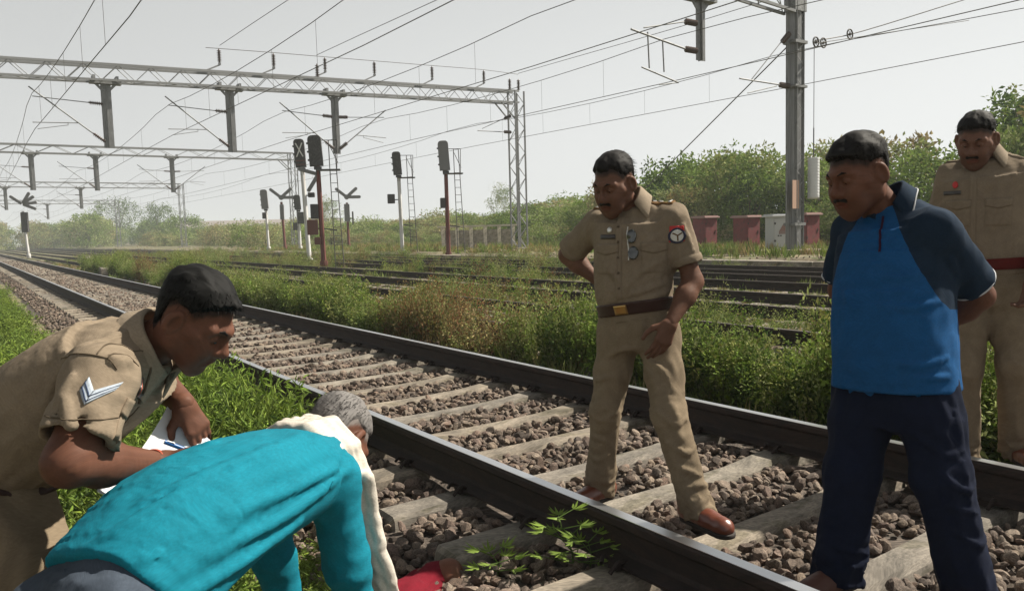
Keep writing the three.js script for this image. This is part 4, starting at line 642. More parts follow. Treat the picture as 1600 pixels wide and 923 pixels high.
// joints of the people, metres
const PEOPLE = {o1:{torso:[{p:[2.416,0.886,-2.452],f:[-0.851,0.0,0.526],rx:0.15,rf:0.118,rb:0.112},{p:[2.414,0.948,-2.461],f:[-0.851,0.0,0.526],rx:0.155,rf:0.125,rb:0.112},{p:[2.396,1.034,-2.457],f:[-0.851,0.0,0.526],rx:0.166,rf:0.142,rb:0.115},{p:[2.391,1.156,-2.449],f:[-0.851,0.0,0.526],rx:0.17,rf:0.135,rb:0.11},{p:[2.394,1.267,-2.446],f:[-0.851,0.0,0.526],rx:0.176,rf:0.118,rb:0.105},{p:[2.403,1.336,-2.446],f:[-0.851,0.0,0.526],rx:0.14,rf:0.08,rb:0.085},{p:[2.392,1.378,-2.446],f:[-0.851,0.0,0.526],rx:0.075,rf:0.065,rb:0.075}],belt:{p:[2.413,0.945,-2.46],f:[-0.851,0.0,0.526]},pelvis:[{p:[2.414,0.959,-2.461],f:[-0.851,0.0,0.526],rx:0.148,rf:0.112,rb:0.108},{p:[2.414,0.858,-2.451],f:[-0.851,0.0,0.526],rx:0.162,rf:0.118,rb:0.128},{p:[2.415,0.773,-2.442],f:[-0.851,0.0,0.526],rx:0.155,rf:0.108,rb:0.122}],neck:[2.381,1.387,-2.455],head:{c:[2.281,1.482,-2.449],f:[-0.891,-0.404,0.21],u:[-0.362,0.924,0.121],s:1.0},arms:{R:{s:[2.321,1.314,-2.601],e:[2.313,1.175,-2.801],w:[2.361,1.06,-2.657],hd:[0.963,-0.267,0.027],hn:[-0.29,0.0,0.957],ht:[-0.31,-0.702,0.641],curl:[0.3,0.4,0.5,0.6,0.6]},L:{s:[2.477,1.331,-2.295],e:[2.519,1.058,-2.225],w:[2.363,0.899,-2.209],hd:[-0.379,-0.905,-0.195],hn:[0.349,0.101,-0.931],ht:[-0.92,-0.209,-0.331],curl:[0.1,0.25,0.28,0.3,0.34]}},legs:{R:{h:[2.373,0.826,-2.526],k:[2.313,0.481,-2.558],a:[2.348,0.121,-2.644],toe:[-0.994,-0.05,0.098]},L:{h:[2.459,0.832,-2.367],k:[2.368,0.503,-2.226],a:[2.379,0.165,-2.097],toe:[-0.116,-0.05,0.992]}},sf:[[[2.394,1.172,-2.227],[2.304,1.122,-2.286],[2.245,1.058,-2.321]],[[2.375,1.067,-2.229],[2.276,1.03,-2.296],[2.22,1.014,-2.334]],[[2.368,1.265,-2.255],[2.289,1.215,-2.306]],[[2.167,1.18,-2.388],[2.205,1.099,-2.353],[2.244,1.045,-2.32]],[[2.383,1.027,-2.22],[2.295,0.995,-2.279]],[[2.446,1.302,-2.203],[2.471,1.196,-2.175]]],tf:[[[2.193,0.748,-2.388],[2.239,0.779,-2.358],[2.294,0.785,-2.32]],[[2.141,0.643,-2.413],[2.198,0.662,-2.375]],[[2.309,0.745,-2.305],[2.364,0.689,-2.26],[2.391,0.608,-2.233]],[[2.317,0.543,-2.279],[2.382,0.474,-2.226],[2.427,0.494,-2.195]],[[2.344,0.408,-2.245],[2.407,0.36,-2.196],[2.453,0.391,-2.167]],[[2.37,0.308,-2.217],[2.444,0.27,-2.16]],[[2.39,0.218,-2.194],[2.453,0.235,-2.151],[2.485,0.196,-2.124]],[[2.11,0.509,-2.422],[2.162,0.467,-2.381],[2.19,0.493,-2.363]],[[2.091,0.328,-2.417],[2.138,0.28,-2.379],[2.173,0.306,-2.357]],[[2.103,0.402,-2.416],[2.166,0.373,-2.368]]]},bl:{torso:[{p:[2.642,0.707,-1.414],f:[-0.985,0.0,0.175],rx:0.205,rf:0.175,rb:0.165},{p:[2.647,0.81,-1.42],f:[-0.985,0.0,0.175],rx:0.198,rf:0.185,rb:0.16},{p:[2.663,0.944,-1.435],f:[-0.985,0.0,0.175],rx:0.196,rf:0.192,rb:0.145},{p:[2.684,1.078,-1.446],f:[-0.985,0.0,0.175],rx:0.195,rf:0.17,rb:0.135},{p:[2.707,1.19,-1.454],f:[-0.985,0.0,0.175],rx:0.195,rf:0.142,rb:0.125},{p:[2.727,1.281,-1.461],f:[-0.985,0.0,0.175],rx:0.16,rf:0.098,rb:0.098},{p:[2.721,1.345,-1.472],f:[-0.985,0.0,0.175],rx:0.085,rf:0.075,rb:0.08}],pelvis:[{p:[2.649,0.81,-1.419],f:[-0.985,0.0,0.175],rx:0.14,rf:0.11,rb:0.1},{p:[2.64,0.676,-1.412],f:[-0.985,0.0,0.175],rx:0.182,rf:0.145,rb:0.145},{p:[2.636,0.597,-1.407],f:[-0.985,0.0,0.175],rx:0.18,rf:0.135,rb:0.145}],neck:[2.706,1.354,-1.483],head:{c:[2.596,1.458,-1.535],f:[-0.923,-0.325,-0.206],u:[-0.323,0.941,-0.105],s:1.1},arms:{R:{s:[2.748,1.26,-1.641],e:[2.791,1.031,-1.71],w:[2.962,0.878,-1.548],hd:[0.903,-0.223,0.366],hn:[0.649,0.216,-0.73],ht:[-0.125,0.976,0.177],curl:[0.3,0.5,0.5,0.6,0.6]},L:{s:[2.673,1.261,-1.301],e:[2.928,1.02,-1.268],w:[2.988,0.886,-1.433],hd:[-0.508,-0.31,-0.803],hn:[0.649,0.216,-0.73],ht:[-0.125,0.976,0.177],curl:[0.3,0.6,0.7,0.7,0.7]}},legs:{R:{h:[2.63,0.743,-1.511],k:[2.498,0.415,-1.486],a:[2.439,0.094,-1.495],toe:[-0.996,-0.03,-0.084]},L:{h:[2.666,0.763,-1.329],k:[2.591,0.438,-1.225],a:[2.638,0.051,-1.152],toe:[-0.733,-0.051,0.679]}},sf:[[[2.584,1.03,-1.217],[2.499,1.012,-1.276],[2.432,1.025,-1.324]],[[2.588,0.844,-1.195],[2.502,0.822,-1.254],[2.436,0.839,-1.303]],[[2.584,0.782,-1.192],[2.499,0.781,-1.252]],[[2.566,1.134,-1.24],[2.489,1.112,-1.293],[2.423,1.139,-1.342]],[[2.356,1.141,-1.39],[2.385,1.078,-1.363],[2.389,1.016,-1.354]],[[2.628,1.173,-1.2],[2.667,1.12,-1.168]]],tf:[[[2.593,0.669,-1.174],[2.599,0.565,-1.159]],[[2.486,0.6,-1.242],[2.549,0.532,-1.191],[2.592,0.545,-1.162]],[[2.52,0.475,-1.206],[2.584,0.421,-1.155],[2.618,0.434,-1.132]],[[2.325,0.584,-1.355],[2.289,0.441,-1.365]],[[2.549,0.288,-1.166],[2.613,0.244,-1.116],[2.64,0.264,-1.099]],[[2.229,0.299,-1.394],[2.286,0.272,-1.351]],[[2.538,0.371,-1.182],[2.612,0.348,-1.127]]]},o2:{torso:[{p:[4.121,1.012,-1.725],f:[-0.884,0.0,0.467],rx:0.17,rf:0.13,rb:0.12},{p:[4.123,1.069,-1.73],f:[-0.884,0.0,0.467],rx:0.174,rf:0.14,rb:0.12},{p:[4.111,1.17,-1.736],f:[-0.884,0.0,0.467],rx:0.18,rf:0.145,rb:0.12},{p:[4.093,1.326,-1.74],f:[-0.884,0.0,0.467],rx:0.19,rf:0.135,rb:0.115},{p:[4.086,1.45,-1.746],f:[-0.884,0.0,0.467],rx:0.2,rf:0.125,rb:0.11},{p:[4.089,1.528,-1.752],f:[-0.884,0.0,0.467],rx:0.155,rf:0.085,rb:0.09},{p:[4.071,1.574,-1.757],f:[-0.884,0.0,0.467],rx:0.078,rf:0.068,rb:0.075}],belt:{p:[4.122,1.063,-1.729],f:[-0.884,0.0,0.467]},pelvis:[{p:[4.124,1.081,-1.73],f:[-0.884,0.0,0.467],rx:0.165,rf:0.12,rb:0.115},{p:[4.118,0.965,-1.723],f:[-0.884,0.0,0.467],rx:0.178,rf:0.125,rb:0.135},{p:[4.111,0.871,-1.718],f:[-0.884,0.0,0.467],rx:0.165,rf:0.115,rb:0.13}],neck:[4.069,1.58,-1.759],head:{c:[3.994,1.668,-1.76],f:[-0.896,-0.399,0.196],u:[-0.37,0.923,0.106],s:1.0},arms:{R:{s:[4.049,1.507,-1.9],e:[4.039,1.221,-1.952],w:[3.935,0.987,-1.855],hd:[0.048,-0.958,0.281],hn:[0.561,0.0,0.828],ht:[-0.481,0.11,0.87],curl:[0.3,0.4,0.5,0.5,0.5]},L:{s:[4.151,1.496,-1.606],e:[4.216,1.212,-1.555],w:[3.992,0.997,-1.508],hd:[-0.507,-0.862,0.014],hn:[-0.922,0.0,-0.387],ht:[-0.481,0.11,0.87],curl:[0.3,0.4,0.5,0.5,0.5]}},legs:{R:{h:[4.083,0.949,-1.795],k:[3.972,0.562,-1.785],a:[4.061,0.135,-1.826],toe:[-0.912,-0.03,0.41]},L:{h:[4.145,0.951,-1.653],k:[4.078,0.59,-1.59],a:[4.188,0.183,-1.618],toe:[-0.733,-0.031,0.679]}}},wo:{torso:[{p:[0.043,0.807,-2.207],f:[0.451,-0.775,0.443],rx:0.17,rf:0.13,rb:0.12},{p:[0.079,0.836,-2.172],f:[0.418,-0.805,0.42],rx:0.175,rf:0.14,rb:0.125},{p:[0.147,0.902,-2.106],f:[0.311,-0.875,0.37],rx:0.185,rf:0.145,rb:0.13},{p:[0.21,0.959,-2.042],f:[0.311,-0.875,0.37],rx:0.19,rf:0.14,rb:0.125},{p:[0.263,1.001,-1.997],f:[0.311,-0.875,0.37],rx:0.185,rf:0.125,rb:0.115},{p:[0.301,1.029,-1.961],f:[0.311,-0.875,0.37],rx:0.15,rf:0.09,rb:0.09},{p:[0.337,1.053,-1.932],f:[0.311,-0.875,0.37],rx:0.08,rf:0.07,rb:0.075}],belt:{p:[0.074,0.831,-2.175],f:[0.433,-0.792,0.43]},pelvis:[{p:[0.085,0.839,-2.168],f:[0.433,-0.792,0.43],rx:0.165,rf:0.12,rb:0.115},{p:[0.023,0.788,-2.225],f:[0.574,-0.621,0.533],rx:0.175,rf:0.125,rb:0.135},{p:[0.001,0.744,-2.243],f:[0.673,-0.423,0.606],rx:0.17,rf:0.12,rb:0.13}],neck:[0.346,1.052,-1.925],head:{c:[0.424,1.113,-1.852],f:[0.592,-0.638,0.493],u:[0.474,0.767,0.433],s:0.88},arms:{R:{s:[0.217,1.014,-1.785],e:[0.14,0.87,-1.702],w:[0.324,0.791,-1.871],hd:[0.917,-0.382,-0.113],hn:[0.026,-0.814,0.58],ht:[0.059,0.936,0.348],curl:[0.35,0.35,0.55,0.75,0.85]},L:{s:[0.325,1.01,-2.163],e:[0.397,0.928,-2.362],hs:0.86,w:[0.424,0.887,-2.031],hd:[0.346,-0.915,0.208],hn:[-0.462,-0.465,-0.755],ht:[-0.927,-0.21,0.309],curl:[0.25,0.3,0.35,0.4,0.4]}},legs:{R:{h:[0.03,0.755,-2.113],k:[0.095,0.344,-2.0],a:[0.012,-0.152,-2.118],toe:[0.67,-0.054,0.74]},L:{h:[-0.023,0.709,-2.391],k:[0.03,0.258,-2.332],a:[-0.048,-0.205,-2.402],toe:[0.746,-0.055,0.664]}},paperpx:[[0.313,0.813,-2.016]],sf:[[[0.138,1.003,-1.717],[0.158,0.959,-1.698],[0.167,0.909,-1.687]],[[0.227,1.019,-1.655],[0.232,0.969,-1.647],[0.216,0.92,-1.653]],[[0.107,1.072,-1.746],[0.074,1.024,-1.765],[0.05,0.975,-1.777]],[[0.198,1.067,-1.681],[0.237,1.046,-1.651]],[[0.166,1.12,-1.709],[0.107,1.072,-1.746],[0.064,1.036,-1.773]],[[0.145,1.034,-1.715],[0.13,0.985,-1.721]]],tf:[[[0.091,0.794,-1.852],[0.143,0.766,-1.812],[0.166,0.752,-1.794]],[[0.098,0.741,-1.842],[0.14,0.729,-1.811],[0.168,0.738,-1.792]],[[0.056,0.835,-1.881],[0.119,0.813,-1.834],[0.162,0.805,-1.803]],[[0.05,0.755,-1.877],[0.088,0.675,-1.842],[0.104,0.608,-1.823]]]},tq:{torso:[{p:[0.18,0.643,-1.565],f:[0.335,-0.941,0.052],rx:0.17,rf:0.15,rb:0.115},{p:[0.23,0.674,-1.594],f:[0.165,-0.979,0.117],rx:0.172,rf:0.15,rb:0.12},{p:[0.312,0.708,-1.65],f:[0.04,-0.988,0.151],rx:0.178,rf:0.145,rb:0.125},{p:[0.423,0.72,-1.744],f:[0.04,-0.988,0.151],rx:0.186,rf:0.14,rb:0.122},{p:[0.56,0.71,-1.855],f:[0.04,-0.988,0.151],rx:0.188,rf:0.13,rb:0.115},{p:[0.664,0.705,-1.941],f:[0.04,-0.988,0.151],rx:0.155,rf:0.095,rb:0.09},{p:[0.741,0.712,-1.998],f:[0.04,-0.988,0.151],rx:0.08,rf:0.07,rb:0.075}],pelvis:[{p:[0.233,0.659,-1.59],f:[0.208,-0.967,0.147],rx:0.12,rf:0.09,rb:0.075},{p:[0.179,0.629,-1.564],f:[0.44,-0.896,0.068],rx:0.155,rf:0.125,rb:0.105},{p:[0.145,0.588,-1.546],f:[0.674,-0.738,-0.039],rx:0.16,rf:0.12,rb:0.115}],neck:[0.756,0.727,-2.026],head:{c:[0.839,0.705,-2.075],f:[0.505,-0.841,-0.194],u:[0.732,0.508,-0.453],s:1.05},arms:{R:{s:[0.738,0.661,-1.872],e:[0.768,0.428,-1.864],w:[0.819,0.161,-1.911],hd:[0.242,-0.967,-0.078],hn:[-0.588,-0.105,-0.802],ht:[0.578,0.0,-0.816],curl:[0.3,0.4,0.4,0.5,0.5]},L:{s:[0.63,0.641,-2.167],e:[0.663,0.388,-2.143],w:[0.729,0.099,-2.19],hd:[0.281,-0.958,-0.048],hn:[0.588,-0.105,0.802],ht:[0.578,0.0,-0.816],curl:[0.3,0.4,0.4,0.5,0.5]}},legs:{R:{h:[0.176,0.601,-1.465],k:[0.148,0.271,-1.561],a:[0.025,-0.134,-1.582],toe:[0.885,-0.051,-0.463]},L:{h:[0.093,0.572,-1.655],k:[0.07,0.226,-1.784],a:[-0.059,-0.143,-1.764],toe:[0.885,-0.051,-0.463]}},scarf:[[0.677,0.744,-2.096],[0.703,0.791,-2.009],[0.737,0.799,-1.912],[0.771,0.746,-1.857],[0.806,0.659,-1.873],[0.826,0.569,-1.898],[0.837,0.461,-1.892],[0.866,0.353,-1.897],[0.889,0.241,-1.906]],sf:[[[0.518,0.792,-1.426],[0.461,0.775,-1.465],[0.39,0.765,-1.514]],[[0.514,0.811,-1.431],[0.477,0.847,-1.461],[0.438,0.869,-1.491]],[[0.538,0.853,-1.419],[0.509,0.883,-1.442],[0.48,0.896,-1.464]],[[0.501,0.762,-1.435],[0.448,0.726,-1.469],[0.375,0.704,-1.518]],[[0.365,0.841,-1.54],[0.279,0.781,-1.594],[0.205,0.734,-1.642]],[[0.326,0.73,-1.556],[0.263,0.695,-1.597],[0.22,0.659,-1.624]],[[0.531,0.761,-1.414],[0.56,0.74,-1.391],[0.586,0.746,-1.374]],[[0.533,0.711,-1.408],[0.562,0.695,-1.385],[0.588,0.703,-1.368]],[[0.427,0.863,-1.498],[0.344,0.835,-1.554],[0.271,0.8,-1.602]],[[0.445,0.689,-1.467],[0.403,0.666,-1.495],[0.351,0.649,-1.53]]],seam:[[[0.631,0.782,-1.468],[0.599,0.806,-1.493],[0.563,0.802,-1.518],[0.547,0.759,-1.525],[0.542,0.719,-1.525]]]}};
const PTS = {o1:{name:[2.225,1.258,-2.442],mini:[2.233,1.287,-2.438],pockA:[2.215,1.209,-2.444],pockB:[2.351,1.213,-2.286],g1:[2.292,1.258,-2.357],g2:[2.294,1.188,-2.349],pl0:[2.243,1.342,-2.4],pl1:[2.24,1.177,-2.386],pl2:[2.242,0.998,-2.391],badge:[2.426,1.266,-2.214]},o2:{name:[3.805,1.419,-1.769],mini:[3.82,1.457,-1.763],pockA:[3.803,1.365,-1.765],pockB:[3.96,1.367,-1.63],pl0:[3.883,1.521,-1.725],pl1:[3.883,1.087,-1.704]},wo:{chev:[0.197,1.007,-1.7],badge:[0.292,0.98,-1.802],pock:[0.27,0.938,-1.789],name:[0.304,0.953,-1.815],yoke:[[0.206,1.071,-1.738],[0.239,1.106,-1.779],[0.289,1.155,-1.822]],yoke2:[[0.221,1.066,-1.726],[0.269,1.098,-1.757],[0.313,1.124,-1.803]],cap:[[0.145,1.06,-1.841],[0.175,1.07,-1.771],[0.205,1.068,-1.737],[0.229,1.057,-1.732],[0.25,1.03,-1.739]],cuff:[[0.112,0.963,-1.731],[0.145,0.96,-1.658],[0.209,0.949,-1.637]],front:[[0.33,1.022,-1.829],[0.318,0.976,-1.857],[0.303,0.92,-1.862],[0.261,0.85,-1.885]]},wrist:[0.313,0.823,-1.821],pen:[[0.361,0.817,-1.958],[0.42,0.782,-1.949]],paper:[[0.21,0.743,-1.935],[0.401,0.862,-2.07],[0.482,0.782,-2.004],[0.279,0.693,-1.856]],bl:{pl:[[2.493,1.323,-1.434],[2.47,1.263,-1.42],[2.435,1.2,-1.402]],hem:[2.431,0.767,-1.299]},ly:{c0:[1.361,-0.126,-2.604],c1:[1.222,-0.197,-2.487],c2:[1.06,-0.27,-2.311],c3:[0.986,-0.321,-2.211],sh:[1.397,-0.103,-2.631],el:[1.491,-0.081,-2.591],wr:[1.467,-0.181,-2.401],hd:[1.109,-0.243,-2.624],k1:[0.999,-0.324,-2.017],a1:[1.156,-0.409,-1.835]}};
// ---------------------------------------------------------------- modelling by distance fields
const sub3 = (a, b) => [a[0] - b[0], a[1] - b[1], a[2] - b[2]], add3 = (a, b, k = 1) => [a[0] + b[0] * k, a[1] + b[1] * k, a[2] + b[2] * k];
const dot3 = (a, b) => a[0] * b[0] + a[1] * b[1] + a[2] * b[2], len3 = a => Math.hypot(a[0], a[1], a[2]), nrm3 = a => { const l = len3(a) || 1; return [a[0] / l, a[1] / l, a[2] / l]; };
const crs = (a, b) => [a[1] * b[2] - a[2] * b[1], a[2] * b[0] - a[0] * b[2], a[0] * b[1] - a[1] * b[0]], mix3 = (a, b, t) => [lerp(a[0], b[0], t), lerp(a[1], b[1], t), lerp(a[2], b[2], t)];
function smin(a, b, k) { const h = Math.max(k - Math.abs(a - b), 0) / k; return Math.min(a, b) - h * h * k * 0.25; }
function smax(a, b, k) { return -smin(-a, -b, k); }
function cap(a, b, ra, rb = ra) {
  const d = sub3(b, a), L2 = dot3(d, d) || 1e-9, c = mix3(a, b, 0.5), R = Math.sqrt(L2) / 2 + Math.max(ra, rb);
  return { c, R, d: (x, y, z) => { const px = x - a[0], py = y - a[1], pz = z - a[2]; let t = (px * d[0] + py * d[1] + pz * d[2]) / L2; t = t < 0 ? 0 : t > 1 ? 1 : t; const qx = px - d[0] * t, qy = py - d[1] * t, qz = pz - d[2] * t; return Math.sqrt(qx * qx + qy * qy + qz * qz) - (ra + (rb - ra) * t); } };
}
function ell(c, r) { const m = Math.min(...r); return { c, R: Math.max(...r), d: (x, y, z) => { const a = (x - c[0]) / r[0], b = (y - c[1]) / r[1], e = (z - c[2]) / r[2], k0 = Math.sqrt(a * a + b * b + e * e), a2 = a / r[0], b2 = b / r[1], e2 = e / r[2], k1 = Math.sqrt(a2 * a2 + b2 * b2 + e2 * e2); return k1 < 1e-9 ? -m : k0 * (k0 - 1) / k1; } }; }
function uni(ps, k) {
  return (x, y, z) => { let r = 1e3; for (const p of ps) { const dx = x - p.c[0], dy = y - p.c[1], dz = z - p.c[2], lb = Math.sqrt(dx * dx + dy * dy + dz * dz) - p.R; if (lb > r + k) continue; if (lb > 0.35) { if (lb < r) r = smin(r, lb + 0.02, k); continue; } const d = p.d(x, y, z); r = smin(r, d, p.k ?? k); } return r; };
}
// a tube of elliptic sections: stations {p, f (front), rx, rf, rb}
function loft(raw, grow = 0, n = 2.3) {
  const seg = [], sts = [], cu = new THREE.CatmullRomCurve3(raw.map(s => V(...s.p)), false, 'centripetal'), K = 3, nr = raw.length - 1;
  for (let i = 0; i <= nr * K; i++) { const q = i / K, a = Math.min(nr - 1, Math.floor(q)), t = q - a, A = raw[a], B = raw[a + 1], e = t * t * (3 - 2 * t) * 0.5 + t * 0.5; sts.push({ p: cu.getPoint(i / (nr * K)).toArray(), f: mix3(A.f, B.f, t), rx: lerp(A.rx, B.rx, e), rf: lerp(A.rf, B.rf, e), rb: lerp(A.rb, B.rb, e) }); }
  for (let i = 0; i < sts.length - 1; i++) { const A = sts[i], B = sts[i + 1], ax = sub3(B.p, A.p), L = len3(ax); seg.push({ A, B, ax: nrm3(ax), L, e0: i ? clamp(0.045 - Math.abs(B.rx - A.rx) * 3, 0.002, 0.045) : 0, e1: i < sts.length - 2 ? clamp(0.045 - Math.abs(B.rx - A.rx) * 3, 0.002, 0.045) : 0, m: mix3(A.p, B.p, 0.5), R: L / 2 + Math.max(A.rx, B.rx, A.rf, B.rf, A.rb, B.rb) + grow }); }
  let lo = [1e9, 1e9, 1e9], hi = [-1e9, -1e9, -1e9]; for (const s of sts) for (let k = 0; k < 3; k++) { lo[k] = Math.min(lo[k], s.p[k]); hi[k] = Math.max(hi[k], s.p[k]); }
  const c = mix3(lo, hi, 0.5), R = len3(sub3(hi, lo)) / 2 + 0.26;
  const one = (s, x, y, z) => {
    const { A, B, ax, L } = s, px = x - A.p[0], py = y - A.p[1], pz = z - A.p[2]; const q = px * ax[0] + py * ax[1] + pz * ax[2], t = clamp(q / L), w = q < 0 ? -q : q > L ? q - L : 0;
    let fx = lerp(A.f[0], B.f[0], t), fy = lerp(A.f[1], B.f[1], t), fz = lerp(A.f[2], B.f[2], t); const k = fx * ax[0] + fy * ax[1] + fz * ax[2]; fx -= ax[0] * k; fy -= ax[1] * k; fz -= ax[2] * k; const l = 1 / Math.hypot(fx, fy, fz); fx *= l; fy *= l; fz *= l;
    const lx = ax[1] * fz - ax[2] * fy, ly = ax[2] * fx - ax[0] * fz, lz = ax[0] * fy - ax[1] * fx;
    const u = px * lx + py * ly + pz * lz, v = px * fx + py * fy + pz * fz, e = smoothT(t), rx = lerp(A.rx, B.rx, e) + grow, rv = (v > 0 ? lerp(A.rf, B.rf, e) : lerp(A.rb, B.rb, e)) + grow;
    const kk = Math.pow(Math.pow(Math.abs(u / rx), n) + Math.pow(Math.abs(v / rv), n), 1 / n), g = (kk - 1) * (kk > 1e-6 ? Math.hypot(u, v) / kk : Math.min(rx, rv)) ;
    const d = kk < 0.15 ? -Math.min(rx, rv) * (1 - kk) : g;
    return w > 0 ? (d > 0 ? Math.hypot(d, w) : Math.max(d, w - (q < 0 ? s.e0 : s.e1))) : d;
  };
  const smoothT = t => t;
  return { c, R, d: (x, y, z) => { let r = 1e3; for (const s of seg) { if (Math.hypot(x - s.m[0], y - s.m[1], z - s.m[2]) - s.R > r + 0.02) continue; const q = one(s, x, y, z); if (q < r) r = q; } return r; } };
}
// surface nets over a sparse grid
function meshSDF(f, lo, hi, h, colorFn) {
  const n = [0, 1, 2].map(k => Math.ceil((hi[k] - lo[k]) / h) + 2), [nx, ny, nz] = n, g = new Float32Array(nx * ny * nz).fill(1), B = 6;
  for (let bz = 0; bz < nz; bz += B) for (let by = 0; by < ny; by += B) for (let bx = 0; bx < nx; bx += B) {
    const c = f(lo[0] + (bx + B / 2) * h, lo[1] + (by + B / 2) * h, lo[2] + (bz + B / 2) * h), far = Math.abs(c) > h * B * 0.95 + 0.01;
    for (let z = bz; z < Math.min(nz, bz + B); z++) for (let y = by; y < Math.min(ny, by + B); y++) for (let x = bx; x < Math.min(nx, bx + B); x++) g[(z * ny + y) * nx + x] = far ? c : f(lo[0] + x * h, lo[1] + y * h, lo[2] + z * h);
  }
  const id = new Int32Array(nx * ny * nz).fill(-1), pos = [], idx = [], E = [[0, 1], [2, 3], [4, 5], [6, 7], [0, 2], [1, 3], [4, 6], [5, 7], [0, 4], [1, 5], [2, 6], [3, 7]], v = new Float32Array(8);
  for (let z = 0; z < nz - 1; z++) for (let y = 0; y < ny - 1; y++) for (let x = 0; x < nx - 1; x++) {
    const b = (z * ny + y) * nx + x; let m = 0;
    for (let k = 0; k < 8; k++) { const q = g[b + (k & 1) + ((k >> 1) & 1) * nx + (k >> 2) * nx * ny]; v[k] = q; if (q < 0) m |= 1 << k; }
    if (m === 0 || m === 255) continue;
    let sx = 0, sy = 0, sz = 0, c = 0;
    for (const [p, q] of E) { const a = v[p], d = v[q]; if ((a < 0) === (d < 0)) continue; const t = a / (a - d); sx += (p & 1) + t * ((q & 1) - (p & 1)); sy += ((p >> 1) & 1) + t * (((q >> 1) & 1) - ((p >> 1) & 1)); sz += (p >> 2) + t * ((q >> 2) - (p >> 2)); c++; }
    id[b] = pos.length / 3; pos.push(lo[0] + (x + sx / c) * h, lo[1] + (y + sy / c) * h, lo[2] + (z + sz / c) * h);
  }
  const sxy = nx * ny;
  for (let z = 1; z < nz - 1; z++) for (let y = 1; y < ny - 1; y++) for (let x = 1; x < nx - 1; x++) {
    const b = (z * ny + y) * nx + x, a = g[b] < 0;
    const quad = (o, p, q, r, flip) => { const i = id[o], j = id[p], k = id[q], l = id[r]; if (i < 0 || j < 0 || k < 0 || l < 0) return; flip ? idx.push(i, k, j, i, l, k) : idx.push(i, j, k, i, k, l); };
    if (a !== g[b + 1] < 0) quad(b, b - nx, b - nx - sxy, b - sxy, a);
    if (a !== g[b + nx] < 0) quad(b, b - 1, b - 1 - sxy, b - sxy, !a);
    if (a !== g[b + sxy] < 0) quad(b, b - 1, b - 1 - nx, b - nx, a);
  }
  const o = new THREE.BufferGeometry(); o.setAttribute('position', new THREE.Float32BufferAttribute(pos, 3)); o.setIndex(idx); o.computeVertexNormals();
  // turn the faces outwards if they came out inside-out
  const P = o.attributes.position, N = o.attributes.normal; let sgn = 0; for (let i = 0; i < P.count; i += 97) { const e = 0.004; sgn += f(P.getX(i) + N.getX(i) * e, P.getY(i) + N.getY(i) * e, P.getZ(i) + N.getZ(i) * e) > f(P.getX(i) - N.getX(i) * e, P.getY(i) - N.getY(i) * e, P.getZ(i) - N.getZ(i) * e) ? 1 : -1; }
  if (sgn < 0) { const I = o.index.array; for (let i = 0; i < I.length; i += 3) { const t = I[i + 1]; I[i + 1] = I[i + 2]; I[i + 2] = t; } o.computeVertexNormals(); }
  const uv = new Float32Array(P.count * 2); for (let i = 0; i < P.count; i++) { uv[i * 2] = (P.getX(i) * 0.8 + P.getZ(i) * 0.6) * 4; uv[i * 2 + 1] = (P.getY(i) + (P.getX(i) - P.getZ(i)) * 0.25) * 4; } o.setAttribute('uv', new THREE.BufferAttribute(uv, 2));
  if (colorFn) { const c = new Float32Array(P.count * 3); for (let i = 0; i < P.count; i++) { const q = colorFn(P.getX(i), P.getY(i), P.getZ(i)); c.set(q, i * 3); } o.setAttribute('color', new THREE.BufferAttribute(c, 3)); }
  return o;
}
function bounds(pts, m) { const lo = [1e9, 1e9, 1e9], hi = [-1e9, -1e9, -1e9]; for (const p of pts) for (let k = 0; k < 3; k++) { lo[k] = Math.min(lo[k], p[k] - m); hi[k] = Math.max(hi[k], p[k] + m); } return [lo, hi]; }
// a thin piece laid on a surface: grid over o + u*s + v*t, pressed down along -n
function patch(f, o, u, v, n, nu, nv, th, shape) {
  const P = [], uv = [], idx = [], lift = q => { let p = add3(q, n, 0.12), t = 0; for (let i = 0; i < 48 && t < 0.3; i++) { const d = f(p[0], p[1], p[2]); if (d < 0.0006) break; const s = Math.max(0.0008, d * 0.6); p = add3(p, n, -s); t += s; } return p; };
  const S = shape ?? ((a, b) => [a - 0.5, b - 0.5]);
  for (let j = 0; j <= nv; j++) for (let i = 0; i <= nu; i++) { const [a, b] = S(i / nu, j / nv), q = lift(add3(add3(o, u, a), v, b)); P.push(add3(q, n, th)); uv.push(i / nu, j / nv); }
  const W = nu + 1, N = P.length; for (let i = 0; i < N; i++) { P.push(add3(P[i], n, -th - 0.006)); uv.push(uv[i * 2], uv[i * 2 + 1]); }
  for (let j = 0; j < nv; j++) for (let i = 0; i < nu; i++) { const q = j * W + i; idx.push(q, q + 1, q + W, q + 1, q + W + 1, q + W, N + q, N + q + W, N + q + 1, N + q + 1, N + q + W, N + q + W + 1); }
  const rim = []; for (let i = 0; i < nu; i++) rim.push(i); for (let j = 0; j < nv; j++) rim.push(j * W + nu); for (let i = nu; i > 0; i--) rim.push(nv * W + i); for (let j = nv; j > 0; j--) rim.push(j * W);
  for (let i = 0; i < rim.length; i++) { const a = rim[i], b = rim[(i + 1) % rim.length]; idx.push(a, N + a, b, b, N + a, N + b); }
  let g = new THREE.BufferGeometry(); g.setAttribute('position', new THREE.Float32BufferAttribute(P.flat(), 3)); g.setAttribute('uv', new THREE.Float32BufferAttribute(uv, 2)); g.setIndex(idx); g.computeVertexNormals(); return g;
}
